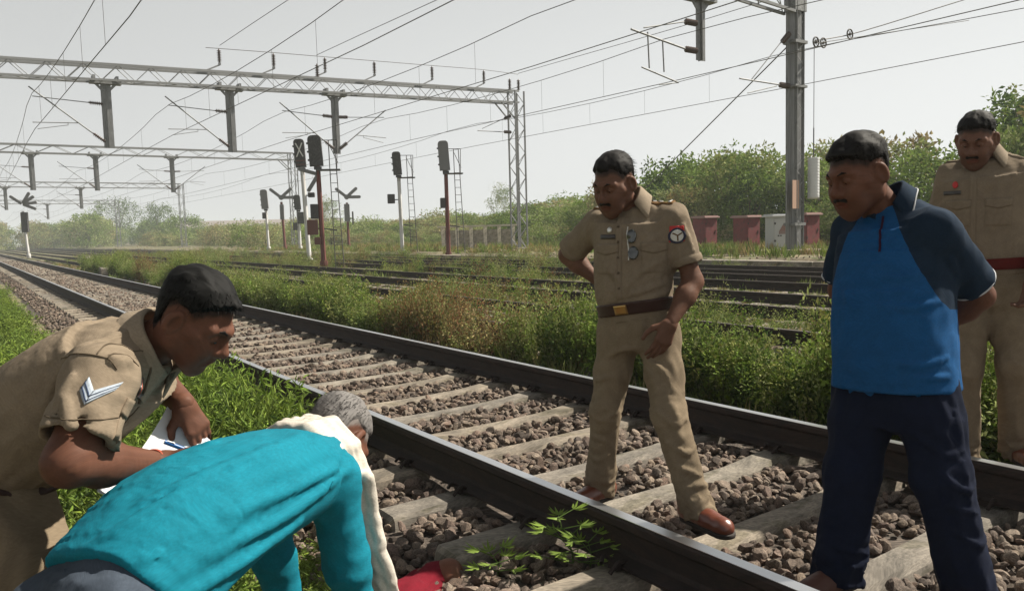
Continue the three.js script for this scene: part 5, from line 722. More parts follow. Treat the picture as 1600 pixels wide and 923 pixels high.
const SH = { // outlines for patches
  oval: (w, h) => (a, b) => { const x = (a - 0.5) * 2, y = (b - 0.5) * 2; return [x * Math.sqrt(1 - y * y / 2) * w / 2, y * Math.sqrt(1 - x * x / 2) * h / 2]; },
  rect: (w, h) => (a, b) => [(a - 0.5) * w, (b - 0.5) * h],
  flap: (w, h) => (a, b) => [(a - 0.5) * w, (b - 1) * h * (0.72 + 0.28 * (1 - Math.abs(a - 0.5) * 2))],
};
// ---------------------------------------------------------------- materials of clothing, skin and hair
const weave = dataTex(256, (u, v, i, j) => { const s = 0.5 + 0.22 * Math.sin(i * Math.PI / 2) * Math.sin(j * Math.PI / 2) + tfbm(u, v, 20, 3) * 0.5; return [s, s, s]; }, false);
const clothTone = dataTex(512, (u, v) => { const s = 0.92 + tfbm(u, v, 6, 5) * 0.10 + tfbm(u, v, 60, 3, 14) * 0.12; return [s, s, s]; });
function cloth(r, g, b, rough = 0.92, sheen = 0.2) { return new THREE.MeshPhysicalMaterial({ color: lin(r, g, b), roughness: rough, map: clothTone, bumpMap: weave, bumpScale: 0.0006, specularIntensity: 0.22 }); }
const skinMat = new THREE.MeshPhysicalMaterial({ vertexColors: true, roughness: 0.6, specularIntensity: 0.32, map: dataTex(256, (u, v) => { const s = 0.93 + tfbm(u, v, 12, 4) * 0.14 + tfbm(u, v, 70, 2, 5) * 0.08; return [s, s * 0.99, s * 0.98]; }), bumpMap: weave, bumpScale: 0.0003 });
const hairMat = c => new THREE.MeshPhysicalMaterial({ color: lin(...c), roughness: 0.7, specularIntensity: 0.3 });
const eyeWhite = mat(lin(0.5, 0.46, 0.42), 0.3), eyeDark = mat(lin(0.015, 0.01, 0.008), 0.2);
const M = {
  khaki: cloth(0.235, 0.186, 0.135), khakiPale: cloth(0.29, 0.235, 0.175), khakiLeg: cloth(0.225, 0.175, 0.12), seam: cloth(0.13, 0.10, 0.07), blue: cloth(0.012, 0.085, 0.235), navy: cloth(0.014, 0.028, 0.052), trouser: cloth(0.009, 0.013, 0.030), turquoise: cloth(0.008, 0.185, 0.26, 0.85), grey: cloth(0.06, 0.075, 0.10), white: cloth(0.62, 0.57, 0.50), red: cloth(0.16, 0.010, 0.02), piping: cloth(0.55, 0.56, 0.58), maroonLine: cloth(0.04, 0.012, 0.03),
  leather: new THREE.MeshPhysicalMaterial({ color: lin(0.13, 0.035, 0.018), roughness: 0.35, clearcoat: 0.35, clearcoatRoughness: 0.3 }), sole: mat(lin(0.02, 0.015, 0.013), 0.8), belt: new THREE.MeshPhysicalMaterial({ color: lin(0.032, 0.011, 0.009), roughness: 0.5 }), redBelt: cloth(0.11, 0.016, 0.014), brass: new THREE.MeshStandardMaterial({ color: lin(0.55, 0.36, 0.14), roughness: 0.3, metalness: 0.9 }),
  badgeRed: mat(lin(0.45, 0.03, 0.03), 0.7), badgeNavy: mat(lin(0.02, 0.022, 0.05), 0.7), pale: mat(lin(0.55, 0.54, 0.5), 0.7), chevron: cloth(0.46, 0.52, 0.60), chevronLine: cloth(0.05, 0.07, 0.13), board: cloth(0.17, 0.095, 0.04), silver: new THREE.MeshStandardMaterial({ color: lin(0.65, 0.63, 0.6), roughness: 0.35, metalness: 0.7 }), plate: mat(lin(0.035, 0.03, 0.03), 0.4), lens: new THREE.MeshPhysicalMaterial({ color: lin(0.012, 0.016, 0.016), roughness: 0.12, clearcoat: 1 }), paper: mat(lin(0.72, 0.73, 0.76), 0.9), pen: mat(lin(0.01, 0.09, 0.28), 0.35), bell: mat(lin(0.32, 0.08, 0.05), 0.7),
};
// ---------------------------------------------------------------- head, hands
function headField(o) {
  const p = [];
  const A = (q, k) => { q.k = k; p.push(q); };
  A(ell([0, 0.032, -0.018], [0.074, 0.088, 0.096]), 0.02); A(ell([0, -0.03, 0.028], [0.057, 0.084, 0.064]), 0.03);
  for (const s of [-1, 1]) {
    A(cap([s * 0.047, -0.055, 0.0], [s * 0.019, -0.103, 0.066], 0.024, 0.018), 0.03); A(cap([s * 0.053, -0.02, -0.005], [s * 0.049, -0.06, 0.0], 0.021), 0.03);
    A(cap([s * 0.036, -0.024, 0.066], [s * 0.056, -0.012, 0.04], 0.02, 0.018), 0.025); A(cap([s * 0.012, 0.026, 0.088], [s * 0.046, 0.022, 0.068], 0.0105, 0.010), 0.022);
    A(cap([s * 0.03, -0.05, 0.07], [s * 0.035, -0.08, 0.058], 0.018 * (o.full ?? 1)), 0.03);
  }
  A(cap([0, -0.104, 0.070], [0, -0.112, 0.066], 0.019), 0.025);
  A(cap([0, 0.018, 0.089], [0, -0.026, 0.111], 0.008, 0.012), 0.016); A(cap([0, -0.028, 0.112], [0, -0.03, 0.108], 0.0125), 0.01);
  for (const s of [-1, 1]) A(cap([s * 0.013, -0.034, 0.099], [s * 0.013, -0.035, 0.093], 0.009), 0.01);
  A(cap([-0.018, -0.064, 0.088], [0.018, -0.064, 0.088], 0.007), 0.012); A(cap([-0.016, -0.076, 0.087], [0.016, -0.076, 0.087], 0.008), 0.012); A(cap([0, -0.048, 0.09], [0, -0.058, 0.092], 0.012), 0.015);
  A(cap([0, -0.04, -0.03], [0, -0.13, -0.045], 0.052, 0.053), 0.03);
  const base = uni(p, 0.02);
  const lids = [-1, 1].map(s => ell([s * 0.0305, 0.0035, 0.0765], [0.015, 0.0125, 0.0125]));
  const ears = [-1, 1].map(s => { const E = ell([0, 0, 0], [0.0125, 0.036, 0.0225]), I = ell([s * 0.010, 0.003, 0.004], [0.0085, 0.021, 0.011]), c = Math.cos(0.16), n = Math.sin(0.16), cc = Math.cos(s * 0.35), ss = Math.sin(s * 0.35); return (x, y, z) => { x -= s * 0.0825; y += 0.006; z += 0.014; const y1 = y * c + z * n, z1 = -y * n + z * c, x2 = x * cc + z1 * ss, z2 = -x * ss + z1 * cc; return smax(E.d(x2, y1, z2), -I.d(x2, y1, z2), 0.006); }; });
  return (x, y, z) => {
    let d = base(x, y, z);
    if (d > 0.06) return d;
    const s = x > 0 ? 1 : -1, i = x > 0 ? 1 : 0;
    d = smax(d, -(Math.hypot((x - s * 0.0305) * 0.8, y - 0.004, z - 0.096) - 0.0175), 0.014); // eye sockets
    const L = lids[i].d(x, y, z), cut = y + 0.0045; d = smin(d, Math.max(L, -cut), 0.004); d = smin(d, Math.max(L + 0.0006, y + 0.0065), 0.004);
    d = smax(d, -(Math.hypot(Math.max(Math.abs(x) - 0.022, 0), (y + 0.0700) * 1.0, (z - 0.099) * 0.5) - 0.0022), 0.004); // mouth line
    d = smin(d, ears[i](x, y, z), 0.008);
    return d;
  };
}
function hairline(x, y, z, o) { // > 0 where hair grows, metres from the hairline
  const fr = o.front ?? 0.062, ax = Math.abs(x), az = Math.atan2(z + 0.02, ax + 1e-6); // front +90deg, side 0, back -90deg
  let h; if (az > 0.9) h = lerp(fr - 0.012, fr, smooth(0.9, 1.25, az)); else if (az > 0.45) h = lerp(0.03, fr - 0.012, smooth(0.45, 0.9, az)); else if (az > 0.22) h = lerp(-0.018, 0.03, smooth(0.22, 0.45, az)); else if (az > 0.06) h = -0.022; else if (az > -0.35) h = lerp(0.025, -0.022, smooth(-0.1, 0.06, az)) ; else h = lerp(-0.075, 0.02, smooth(-0.75, -0.4, az));
  if (o.recede && az > 0.7 && az < 1.3) h += o.recede * (1 - Math.abs(az - 1.0) / 0.3);
  return y - h;
}
function makeHead(o, grid) {
  const f = headField(o), tone = o.skin, lip = [tone[0] * 0.85, tone[1] * 0.55, tone[2] * 0.55];
  const g = meshSDF(f, [-0.105, -0.15, -0.125], [0.105, 0.135, 0.135], grid, (x, y, z) => {
    let k = 1; const c = [tone[0], tone[1], tone[2]];
    const st = (o.stubble ?? 0.35) * smooth(-0.03, -0.06, y) * smooth(-0.01, 0.03, z); for (let i = 0; i < 3; i++) c[i] *= 1 - st * 0.45;
    const root = smooth(-0.016, 0.004, hairline(x, y, z, o) + 0.004 * noise(x * 90, y * 90, z * 90)) * smooth(0.035, 0.05, Math.hypot((Math.abs(x) - 0.082) * 1.3, (y + 0.006) * 0.9, z + 0.01)); for (let i = 0; i < 3; i++) c[i] = lerp(c[i], o.hair[i] * 1.2 + 0.004, root * 0.85);
    const L = smooth(0.012, 0.006, Math.hypot(Math.max(0, Math.abs(x) - 0.016), (y + 0.070) * 0.8)) * smooth(0.08, 0.088, z); for (let i = 0; i < 3; i++) c[i] = lerp(c[i], lip[i], L * 0.7);
    return c;
  });
  // hair: the scalp grown outwards inside the hairline, with strand relief
  const th = o.thick ?? 0.016;
  const hf = (x, y, z) => {
    const d = f(x, y, z); if (d > 0.07) return d; const hl = hairline(x, y, z, o) + 0.006 * noise(x * 60, y * 60, z * 60);
    const top = smooth(0.02, 0.1, y), tuft = (o.tuft ?? 0) * smooth(0.04, 0.1, z) * smooth(0.03, 0.06, y);
    const t = lerp(-0.006, th * lerp(0.3, 1.15, top) + tuft, smooth(-0.004, 0.034, hl));
    const ear = Math.hypot((Math.abs(x) - 0.082) * 1.3, (y + 0.006) * 0.9, z + 0.010) - 0.043; // keep the ears free
    const st = 0.0012 * noise(x * 190, y * 60, z * 60) + 0.004 * noise(x * 38 + 3, y * 22, z * 26) * (0.4 + top);
    return smax(d - t - (t > 0 ? st : 0), -ear, 0.006);
  };
  const hair = meshSDF(hf, [-0.115, -0.12, -0.15], [0.115, 0.17, 0.16], grid * 1.05);
  // loose strands standing off the surface
  const hp = hair.attributes.position, hn = hair.attributes.normal, sp = [], sn = [];
  for (let i = 0; i < (o.strands ?? 1500); i++) {
    const k = Math.floor(rnd() * hp.count), q = V(hp.getX(k), hp.getY(k), hp.getZ(k)), n = V(hn.getX(k), hn.getY(k), hn.getZ(k)); if (hairline(q.x, q.y, q.z, o) < 0.012) continue;
    const flow = V(q.x * 3, -0.5, o.comb ?? -0.5).addScaledVector(n, 0.12).add(V(rr(-0.4, 0.4), rr(-0.3, 0.3), rr(-0.4, 0.4))).normalize(), L = rr(0.012, 0.028), s = V().crossVectors(flow, n).normalize().multiplyScalar(0.0009), a = q.addScaledVector(n, -0.002), t = a.clone().addScaledVector(flow, L).addScaledVector(n, 0.003);
    for (const w of [a.clone().add(s), a.clone().sub(s), t]) { sp.push(w.x, w.y, w.z); sn.push(n.x, n.y, n.z); }
  }
  const sg = new THREE.BufferGeometry(); sg.setAttribute('position', new THREE.Float32BufferAttribute(sp, 3)); sg.setAttribute('normal', new THREE.Float32BufferAttribute(sn, 3)); sg.setAttribute('uv', new THREE.Float32BufferAttribute(new Float32Array(sp.length / 3 * 2), 2));
  const out = { skin: g, hair: merge([hair, sg]) };
  const brow = []; for (const s of [-1, 1]) brow.push(cap([s * 0.012, 0.0255, 0.0975], [s * 0.03, 0.032, 0.0895], 0.0028, 0.0034), cap([s * 0.03, 0.032, 0.0895], [s * 0.049, 0.026, 0.0735], 0.0034, 0.0014));
  const bu = uni(brow, 0.004); out.brows = meshSDF((x, y, z) => bu(x, y, z) + 0.0016 * noise(x * 300, y * 120, z * 200), [-0.06, 0.01, 0.06], [0.06, 0.045, 0.11], 0.0026);
  if (o.mustache) { const m = []; for (const s of [-1, 1]) m.push(cap([s * 0.003, -0.049, 0.103], [s * 0.02, -0.055, 0.0955], 0.0058, 0.0056), cap([s * 0.02, -0.055, 0.0955], [s * 0.034, -0.065, 0.080], 0.0052, 0.0025)); const mu = uni(m, 0.008); out.mustache = meshSDF((x, y, z) => mu(x, y, z) + 0.002 * noise(x * 260, y * 90, z * 180), [-0.045, -0.08, 0.06], [0.045, -0.035, 0.12], 0.0026); }
  if (o.beard) out.beard = meshSDF((x, y, z) => { const d = f(x, y, z); const k = smooth(-0.045, -0.06, y - 0.25 * Math.max(0, 0.03 - z)) * smooth(-0.02, 0.0, z); const lipc = 0.016 - Math.hypot(Math.max(0, Math.abs(x) - 0.014), y + 0.070); return Math.max(d - lerp(-0.004, 0.0055, k) - 0.0015 * noise(x * 200, y * 120, z * 200), z > 0.07 ? lipc : -1); }, [-0.08, -0.14, -0.03], [0.08, -0.03, 0.11], 0.0034);
  return out;
}
function handField(o) { // o: w wrist, d towards the fingers, n palm side, t thumb side
  const d = nrm3(o.hd), t = nrm3(sub3(o.ht, d.map(c => c * dot3(o.ht, d)))), n0 = crs(d, t), n = dot3(n0, o.hn) < 0 ? n0.map(c => -c) : n0, s = o.hs ?? 1, w = o.w, ps = [], at = (a, b, c) => add3(add3(add3(w, d, a * s), t, b * s), n, c * s);
  const bx = [0.030, 0.010, -0.011, -0.030], ln = [[0.040, 0.025, 0.021], [0.045, 0.029, 0.022], [0.041, 0.027, 0.021], [0.032, 0.02, 0.019]];
  for (let i = 0; i < 4; i++) {
    const k = at(0.088 - Math.abs(i - 1) * 0.004, bx[i] * 0.95, -0.004); ps.push(Object.assign(cap(at(0.012, bx[i] * 0.55, 0), k, 0.0155 * s, 0.0125 * s), { k: 0.014 }));
    let p = k, a = 0.12 + o.curl[i + 1] * 0.6; const sp = bx[i] * 0.8 * (1 - o.curl[i + 1] * 0.6);
    for (let j = 0; j < 3; j++) { const dir = nrm3(add3(add3(d.map(c => c * Math.cos(a)), n, Math.sin(a)), t, sp)), e = add3(p, dir, ln[i][j] * s), r = (0.0098 - j * 0.0011 - (i === 3 ? 0.001 : 0)) * s; ps.push(Object.assign(cap(p, e, r, r * 0.93), { k: j ? 0.003 : 0.006 })); p = e; a += o.curl[i + 1] * (j ? 0.8 : 1.1); }
  }
  const c = o.curl[0]; let p = at(0.02, 0.022, 0.006); const th = [[0.045, 0.0155], [0.034, 0.0115], [0.027, 0.0098]]; let dir = nrm3(add3(add3(d.map(q => q * 0.62), t, 0.72), n, 0.25 + c * 0.3));
  th.forEach(([L, r], j) => { const e = add3(p, dir, L * s); ps.push(Object.assign(cap(p, e, r * s, r * 0.86 * s), { k: j ? 0.004 : 0.014 })); p = e; dir = nrm3(add3(add3(dir, d, 0.35 + c * 0.3), t, -0.25 * (1 + c))); });
  ps.push(Object.assign(ell(at(0.045, 0, 0), [0.034 * s, 0.034 * s, 0.034 * s]), { k: 0.01 })); ps[ps.length - 1] = Object.assign(cap(at(0.02, 0.012, 0.004), at(0.07, 0.0, 0.0), 0.016 * s, 0.013 * s), { k: 0.016 });
  ps.push(Object.assign(cap(o.from ?? at(-0.06, 0, 0), at(0.01, 0, 0), 0.027 * s, 0.024 * s), { k: 0.02 }));
  return { f: uni(ps, 0.012), pts: ps.map(q => q.c) };
}
// ---------------------------------------------------------------- a clothed figure
function wrinkle(g, F, Fs, A) { // folds that run along g
  return (x, y, z) => { const q = x * g[0] + y * g[1] + z * g[2], k = Fs - F; const a = noise(x * F + g[0] * q * k, y * F + g[1] * q * k, z * F + g[2] * q * k); return A * (0.75 - 2.1 * Math.min(Math.abs(a), 0.55)); };
}
function foldLines(list) { // [from, to, width, height]
  const c = list.map(([a, b, w, h]) => [cap(a, b, 0), w, h]); return (x, y, z) => { let s = 0; for (const [q, w, h] of c) { const d = q.d(x, y, z); if (d < w * 2.5) s += h * Math.exp(-(d / w) * (d / w)); } return s; };
}
// fold ridges pressed onto a surface: polylines seen along -n
function ridges(f, lines, n, w, h) {
  const caps = [];
  for (const L of lines) { const c = new THREE.CatmullRomCurve3(L.map(p => V(...p))), N = L.length * 3; let prev = null; for (let i = 0; i <= N; i++) { let p = add3(c.getPoint(i / N).toArray(), n, 0.15), t = 0; for (let k = 0; k < 60 && t < 0.8; k++) { const d = f(...p); if (d < 0.001) break; const s = Math.max(0.001, d * 0.8); p = add3(p, n, -s); t += s; } if (t >= 0.8) { prev = null; continue; } if (prev) caps.push([cap(prev, p, 0), h * Math.sin(Math.PI * clamp(i / N, 0.12, 0.88))]); prev = p; } }
  return (x, y, z) => { let s = 0; for (const [q, a] of caps) { const dx = x - q.c[0], dy = y - q.c[1], dz = z - q.c[2]; if (dx * dx + dy * dy + dz * dz > 0.012) continue; const d = q.d(x, y, z); if (d > w * 4) continue; const e = d / w, v = a * (Math.exp(-e * e) - 0.3 * Math.exp(-(e - 1.9) * (e - 1.9))); s = Math.abs(v) > Math.abs(s) ? v : s; } return s; };
}
function figure(spec, o) {
  const J = JSON.parse(JSON.stringify(spec)), base = o.base;
  const shift = v => { if (Array.isArray(v)) { if (v.length === 3 && v.every(n => typeof n === 'number')) { v[0] -= base[0]; v[1] -= base[1]; v[2] -= base[2]; } } };
  for (const k of ['torso', 'pelvis']) J[k].forEach(s => shift(s.p)); shift(J.neck); shift(J.head.c); if (J.belt) shift(J.belt.p);
  for (const s of ['R', 'L']) { const a = J.arms[s], l = J.legs[s]; for (const k of ['s', 'e', 'w']) shift(a[k]); for (const k of ['h', 'k', 'a']) shift(l[k]); }
  (J.scarf ?? []).forEach(shift); for (const k of ['sf', 'tf', 'seam']) (J[k] ?? []).forEach(l => l.forEach(shift));
  const toV = nrm3([-0.578, 0.12, 0.816]);
  const G = thing('person', o.label, 'person', base);
  const T = J.torso, nT = T.length, spine = nrm3(sub3(T[nT - 2].p, T[0].p)), bulk = o.bulk ?? 1, skinC = o.skin;
  // ---- body: torso, limbs, hands and head in one mesh
  const hu = nrm3(J.head.u), hfw = nrm3(sub3(J.head.f, hu.map(c => c * dot3(J.head.f, hu)))), hl = crs(hu, hfw), HS = J.head.s;
  const fwd = nrm3(J.head.f), upv = nrm3(sub3(J.head.u, fwd.map(c => c * dot3(J.head.u, fwd)))), lef = crs(upv, fwd);
  const HM = new THREE.Matrix4().makeBasis(V(...lef), V(...upv), V(...fwd)).scale(V(HS, HS, HS)).setPosition(...J.head.c);
  const hLoc = (x, y, z) => { const w = V(x, y, z).applyMatrix4(HM); return [w.x, w.y, w.z]; };
  const inner = [loft(T, -0.055)];
  inner.push(loft(J.pelvis.slice(1), -0.06)); inner.push(Object.assign(cap(T[nT - 2].p, hLoc(0, -0.07, -0.035), 0.056, 0.052 * HS), { k: 0.03 }));
  for (const s of ['R', 'L']) {
    const a = J.arms[s], l = J.legs[s], b = (o.arm ?? 1); inner.push(cap(a.s, a.e, 0.05 * b, 0.041 * b), cap(a.e, mix3(a.e, a.w, 0.35), 0.041 * b, 0.0425 * b), cap(mix3(a.e, a.w, 0.35), a.w, 0.0425 * b, 0.027 * b));
    inner.push(cap(l.h, l.k, 0.05, 0.04), cap(l.k, l.a, 0.04, 0.032), cap(l.a, add3(add3(l.a, l.toe, 0.1), [0, -0.045, 0]), 0.024, 0.018));
  }
  const bodyF = uni(inner, 0.03), allPts = [...T.map(s => s.p), J.neck, ...['R', 'L'].flatMap(s => [J.arms[s].s, J.arms[s].e, J.arms[s].w, J.legs[s].h, J.legs[s].k, J.legs[s].a, add3(J.legs[s].a, J.legs[s].toe, 0.16)])];
  const paint = (x, y, z) => { const k = 0.94 + 0.1 * noise(x * 9, y * 9, z * 9); return [skinC[0] * k, skinC[1] * k, skinC[2] * k]; };
  const pieces = [meshSDF(bodyF, ...bounds(allPts, 0.09), 0.0105, paint)];
  for (const s of ['R', 'L']) { const a = J.arms[s]; if (o.plainHands) a.hs = 0.95; const hf = handField({ ...a, from: mix3(a.w, a.e, 0.12) }); pieces.push(meshSDF(hf.f, ...bounds(hf.pts, 0.045), o.handGrid ?? 0.0034, paint)); }
  const hd = makeHead({ skin: skinC, ...o.head }, o.head.grid ?? 0.0034); for (const k of Object.keys(hd)) hd[k].applyMatrix4(HM); pieces.push(hd.skin);
  const keep = pieces.map(g => { const q = g.toNonIndexed(); return q; });
  part(G, 'body', mergeGeometries(keep), skinMat);
  const hm = hairMat(o.head.hair); part(G, 'hair', hd.hair, hm); part(G, 'eyebrows', hd.brows, hairMat([0.012, 0.01, 0.009]));
  if (hd.mustache) part(G, 'moustache', hd.mustache, hairMat(o.head.beardC ?? [0.012, 0.01, 0.009])); if (hd.beard) part(G, 'beard', hd.beard, hairMat(o.head.beardC ?? [0.03, 0.026, 0.024]));
  for (const s of [-1, 1]) { const e = part(G, 'eye', new THREE.SphereGeometry(0.0112 * HS, 14, 10), eyeWhite, hLoc(s * 0.0305, 0.003, 0.0752)); part(e, 'iris', new THREE.SphereGeometry(0.0062 * HS, 10, 8), eyeDark, add3([0, 0, 0], add3(fwd.map(c => c * 0.0075), upv, -0.004))); }
  // ---- shirt
  const sh = o.shirt, prims = [loft(T, 0)], tp = T[nT - 2].p;
  for (const s of ['R', 'L']) { const a = J.arms[s]; prims.push(Object.assign(cap(mix3(tp, T[nT - 3].p, 0.2), add3(a.s, spine, -0.008), 0.052 * bulk, 0.058 * bulk), { k: 0.06 })); }
  const sleeveEnd = {};
  for (const s of ['R', 'L']) {
    const a = J.arms[s], t = sh.sleeve[s], ru = 0.061 * bulk, re = (sh.loose ?? 0.06);
    if (t <= 1) { const end = mix3(a.s, a.e, t), ax = nrm3(sub3(a.e, a.s)), core = cap(a.s, add3(end, ax, 0.03), ru, re), hole = cap(add3(end, ax, -0.01), add3(end, ax, 0.08), re - 0.012); sleeveEnd[s] = { end, ax, r: re };
      prims.push({ c: core.c, R: core.R, k: 0.035, d: (x, y, z) => { const cut = (x - end[0]) * ax[0] + (y - end[1]) * ax[1] + (z - end[2]) * ax[2]; return smax(smax(core.d(x, y, z), cut, 0.004), -hole.d(x, y, z), 0.003); } }); }
    else { const end = mix3(a.e, a.w, t - 1), ax = nrm3(sub3(a.w, a.e)), up = cap(a.s, a.e, ru * 1.05, 0.054), fo = cap(a.e, add3(end, ax, 0.03), 0.054, 0.043); prims.push(Object.assign(up, { k: 0.05 })); prims.push({ c: fo.c, R: fo.R, k: 0.03, d: (x, y, z) => smax(fo.d(x, y, z), (x - end[0]) * ax[0] + (y - end[1]) * ax[1] + (z - end[2]) * ax[2], 0.004) }); }
  }
  const hem = T[0].p, hemAx = nrm3(sub3(T[1].p, T[0].p)), su = uni(prims, 0.03), neckAx = nrm3(sub3(hLoc(0, -0.07, -0.035), tp)), nb = add3(J.neck, neckAx, 0.012);
  const g1 = wrinkle(sh.grain ?? spine, 17, 5.5, sh.wr ?? 0.0045), g2 = wrinkle(sh.grain2 ?? nrm3(add3(spine, crs(spine, T[2].f), 0.8)), 11, 3.5, (sh.wr ?? 0.0045) * 0.8), fl = foldLines((sh.folds ?? []).map(q => [sub3(q[0], base), sub3(q[1], base), q[2], q[3]]));
  const auto = []; for (const s of ['R', 'L']) { const a = J.arms[s], tp4 = T[nT - 4] ?? T[1], fr = T[nT - 3], pit = add3(add3(a.s, spine, -0.075), nrm3(sub3(T[nT - 3].p, a.s)), 0.035); const F = (q, k) => add3(q.p, q.f, q.rf * k); auto.push([add3(pit, fr.f, 0.07), F(tp4, 1), 0.013, 0.007], [add3(pit, fr.f, 0.08), F(T[1], 0.95), 0.016, 0.006], [add3(a.s, fr.f, 0.06), F(fr, 1), 0.014, 0.006], [add3(pit, fr.f, -0.06), add3(tp4.p, tp4.f, -tp4.rb), 0.016, 0.007], [add3(pit, fr.f, -0.05), add3(T[1].p, T[1].f, -T[1].rb), 0.02, 0.006], [add3(a.s, fr.f, 0.05), add3(mix3(a.s, a.e, 0.55), fr.f, 0.05), 0.012, 0.005], [add3(pit, fr.f, 0.03), mix3(a.s, a.e, 0.7), 0.014, 0.006]); }
  const fa = foldLines(auto), bl = J.belt ? wrinkle(spine, 36, 7, 0.005) : null;
  const rdg = ridges(su, J.sf ?? [], toV, 0.013, sh.fold ?? 0.012);
  const armW = ['R', 'L'].map(s => { const a = J.arms[s], ax = nrm3(sub3(a.e, a.s)), c = a.e, w = wrinkle(nrm3(crs(ax, [0.3, 0.5, 0.8])), 24, 9, 0.006); return (x, y, z) => { const d = Math.hypot(x - c[0], y - c[1], z - c[2]); return d < 0.16 ? w(x, y, z) * (1 - d / 0.16) : 0; }; });
  const shirtF = (x, y, z) => {
    let d = su(x, y, z); if (d > 0.035 || d < -0.035) return d;
    d -= g1(x, y, z) + g2(x, y, z) + fl(x, y, z) + fa(x, y, z) + rdg(x, y, z) + armW[0](x, y, z) + armW[1](x, y, z);
    if (bl) { const h = (x - T[1].p[0]) * hemAx[0] + (y - T[1].p[1]) * hemAx[1] + (z - T[1].p[2]) * hemAx[2] - 0.05; if (Math.abs(h) < 0.12) d -= bl(x, y, z) * Math.exp(-h * h / 0.0035); }
    d = smax(d, -((x - hem[0]) * hemAx[0] + (y - hem[1]) * hemAx[1] + (z - hem[2]) * hemAx[2]) + (sh.hemWave ? sh.hemWave * noise(x * 7, y * 7, z * 7) : 0), 0.008);
    const nk = Math.hypot(x - nb[0], y - nb[1], z - nb[2]) - 0.05; return smax(d, -nk, 0.01);
  };
  const sb = bounds([...T.map(s => s.p), ...['R', 'L'].flatMap(s => [J.arms[s].s, J.arms[s].e, sh.sleeve[s] > 1 ? J.arms[s].w : J.arms[s].e])], 0.235);
  const shirtG = meshSDF(shirtF, ...sb, sh.grid ?? 0.0075);
  const api = { G, J, T, spine, shirtF, sleeveEnd, HM, hLoc, base };
  if (sh.split) { // raglan sleeves in another cloth
    const I = shirtG.index.array, Pz = shirtG.attributes.position, Nz = shirtG.attributes.normal, Uz = shirtG.attributes.uv, gv = new Float32Array(Pz.count), out = [[[], [], []], [[], [], []]];
    for (let i = 0; i < Pz.count; i++) gv[i] = sh.split(api, Pz.getX(i), Pz.getY(i), Pz.getZ(i));
    const vt = i => [Pz.getX(i), Pz.getY(i), Pz.getZ(i), Nz.getX(i), Nz.getY(i), Nz.getZ(i), Uz.getX(i), Uz.getY(i)], put = (k, v) => { out[k][0].push(v[0], v[1], v[2]); out[k][1].push(v[3], v[4], v[5]); out[k][2].push(v[6], v[7]); };
    for (let i = 0; i < I.length; i += 3) { const T3 = [I[i], I[i + 1], I[i + 2]]; for (const k of [0, 1]) { const poly = [], s = k ? 1 : -1; for (let e = 0; e < 3; e++) { const a = T3[e], b = T3[(e + 1) % 3], ga = gv[a] * s, gb = gv[b] * s; if (ga >= 0) poly.push(vt(a)); if (ga >= 0 !== gb >= 0) { const t = ga / (ga - gb), A = vt(a), B = vt(b); poly.push(A.map((q, n) => q + (B[n] - q) * t)); } } for (let e = 1; e < poly.length - 1; e++) { put(k, poly[0]); put(k, poly[e]); put(k, poly[e + 1]); } } }
    const mk = k => { const g = new THREE.BufferGeometry(); g.setAttribute('position', new THREE.Float32BufferAttribute(out[k][0], 3)); g.setAttribute('normal', new THREE.Float32BufferAttribute(out[k][1], 3)); g.setAttribute('uv', new THREE.Float32BufferAttribute(out[k][2], 2)); return g; };
    const so = part(G, 'shirt', mk(0), sh.mat); part(so, 'raglan_sleeves', mk(1), sh.mat2);
    api.shirt = so;
  } else api.shirt = part(G, 'shirt', shirtG, sh.mat);
  // ---- trousers
  const tr = o.trousers, lp = [loft(J.pelvis, 0)], hems = [];
  for (const s of ['R', 'L']) { const l = J.legs[s], ax = nrm3(sub3(l.a, l.k)), end = add3(l.a, ax, tr.drop ?? 0.05); hems.push([end, ax]); lp.push(Object.assign(cap(l.h, mix3(l.h, l.k, 0.5), tr.r[0] * 1.02, (tr.r[0] + tr.r[1]) / 2), { k: 0.05 }), Object.assign(cap(mix3(l.h, l.k, 0.5), l.k, (tr.r[0] + tr.r[1]) / 2, tr.r[1]), { k: 0.03 })); const lo = cap(l.k, add3(end, ax, 0.03), tr.r[1], tr.r[2]); lp.push({ c: lo.c, R: lo.R, k: 0.03, d: (x, y, z) => smax(lo.d(x, y, z), (x - end[0]) * ax[0] + (y - end[1]) * ax[1] + (z - end[2]) * ax[2], 0.004) }); }
  const tu = uni(lp, 0.03), legW = ['R', 'L'].map(s => { const l = J.legs[s], ax = nrm3(sub3(l.a, l.k)), al = wrinkle(ax, 16, 3.5, 0.009), cr = wrinkle(nrm3(crs(ax, [0.6, 0.2, -0.7])), 25, 8, 0.014); return (x, y, z) => { const h = (x - l.a[0]) * ax[0] + (y - l.a[1]) * ax[1] + (z - l.a[2]) * ax[2], kd = Math.hypot(x - l.k[0], y - l.k[1], z - l.k[2]), side = Math.hypot(x - l.a[0] - ax[0] * h, y - l.a[1] - ax[1] * h, z - l.a[2] - ax[2] * h); if (side > 0.17 && kd > 0.3) return 0; return al(x, y, z) + cr(x, y, z) * (Math.max(0, 1 - kd / 0.15) * 0.9 + smooth(-0.16, 0.0, h) * 0.9); }; });
  const rad = wrinkle(nrm3([0.5, 0.6, 0.5]), 14, 6, 0.003), tfl = foldLines((tr.folds ?? []).map(q => [sub3(q[0], base), sub3(q[1], base), q[2], q[3]])), cr2 = J.pelvis[J.pelvis.length - 1].p;
  const trd = ridges(tu, J.tf ?? [], toV, 0.013, tr.fold ?? 0.014);
  const mid = J.pelvis[0].p, midAx = nrm3(sub3(J.pelvis[1].p, J.pelvis[0].p));
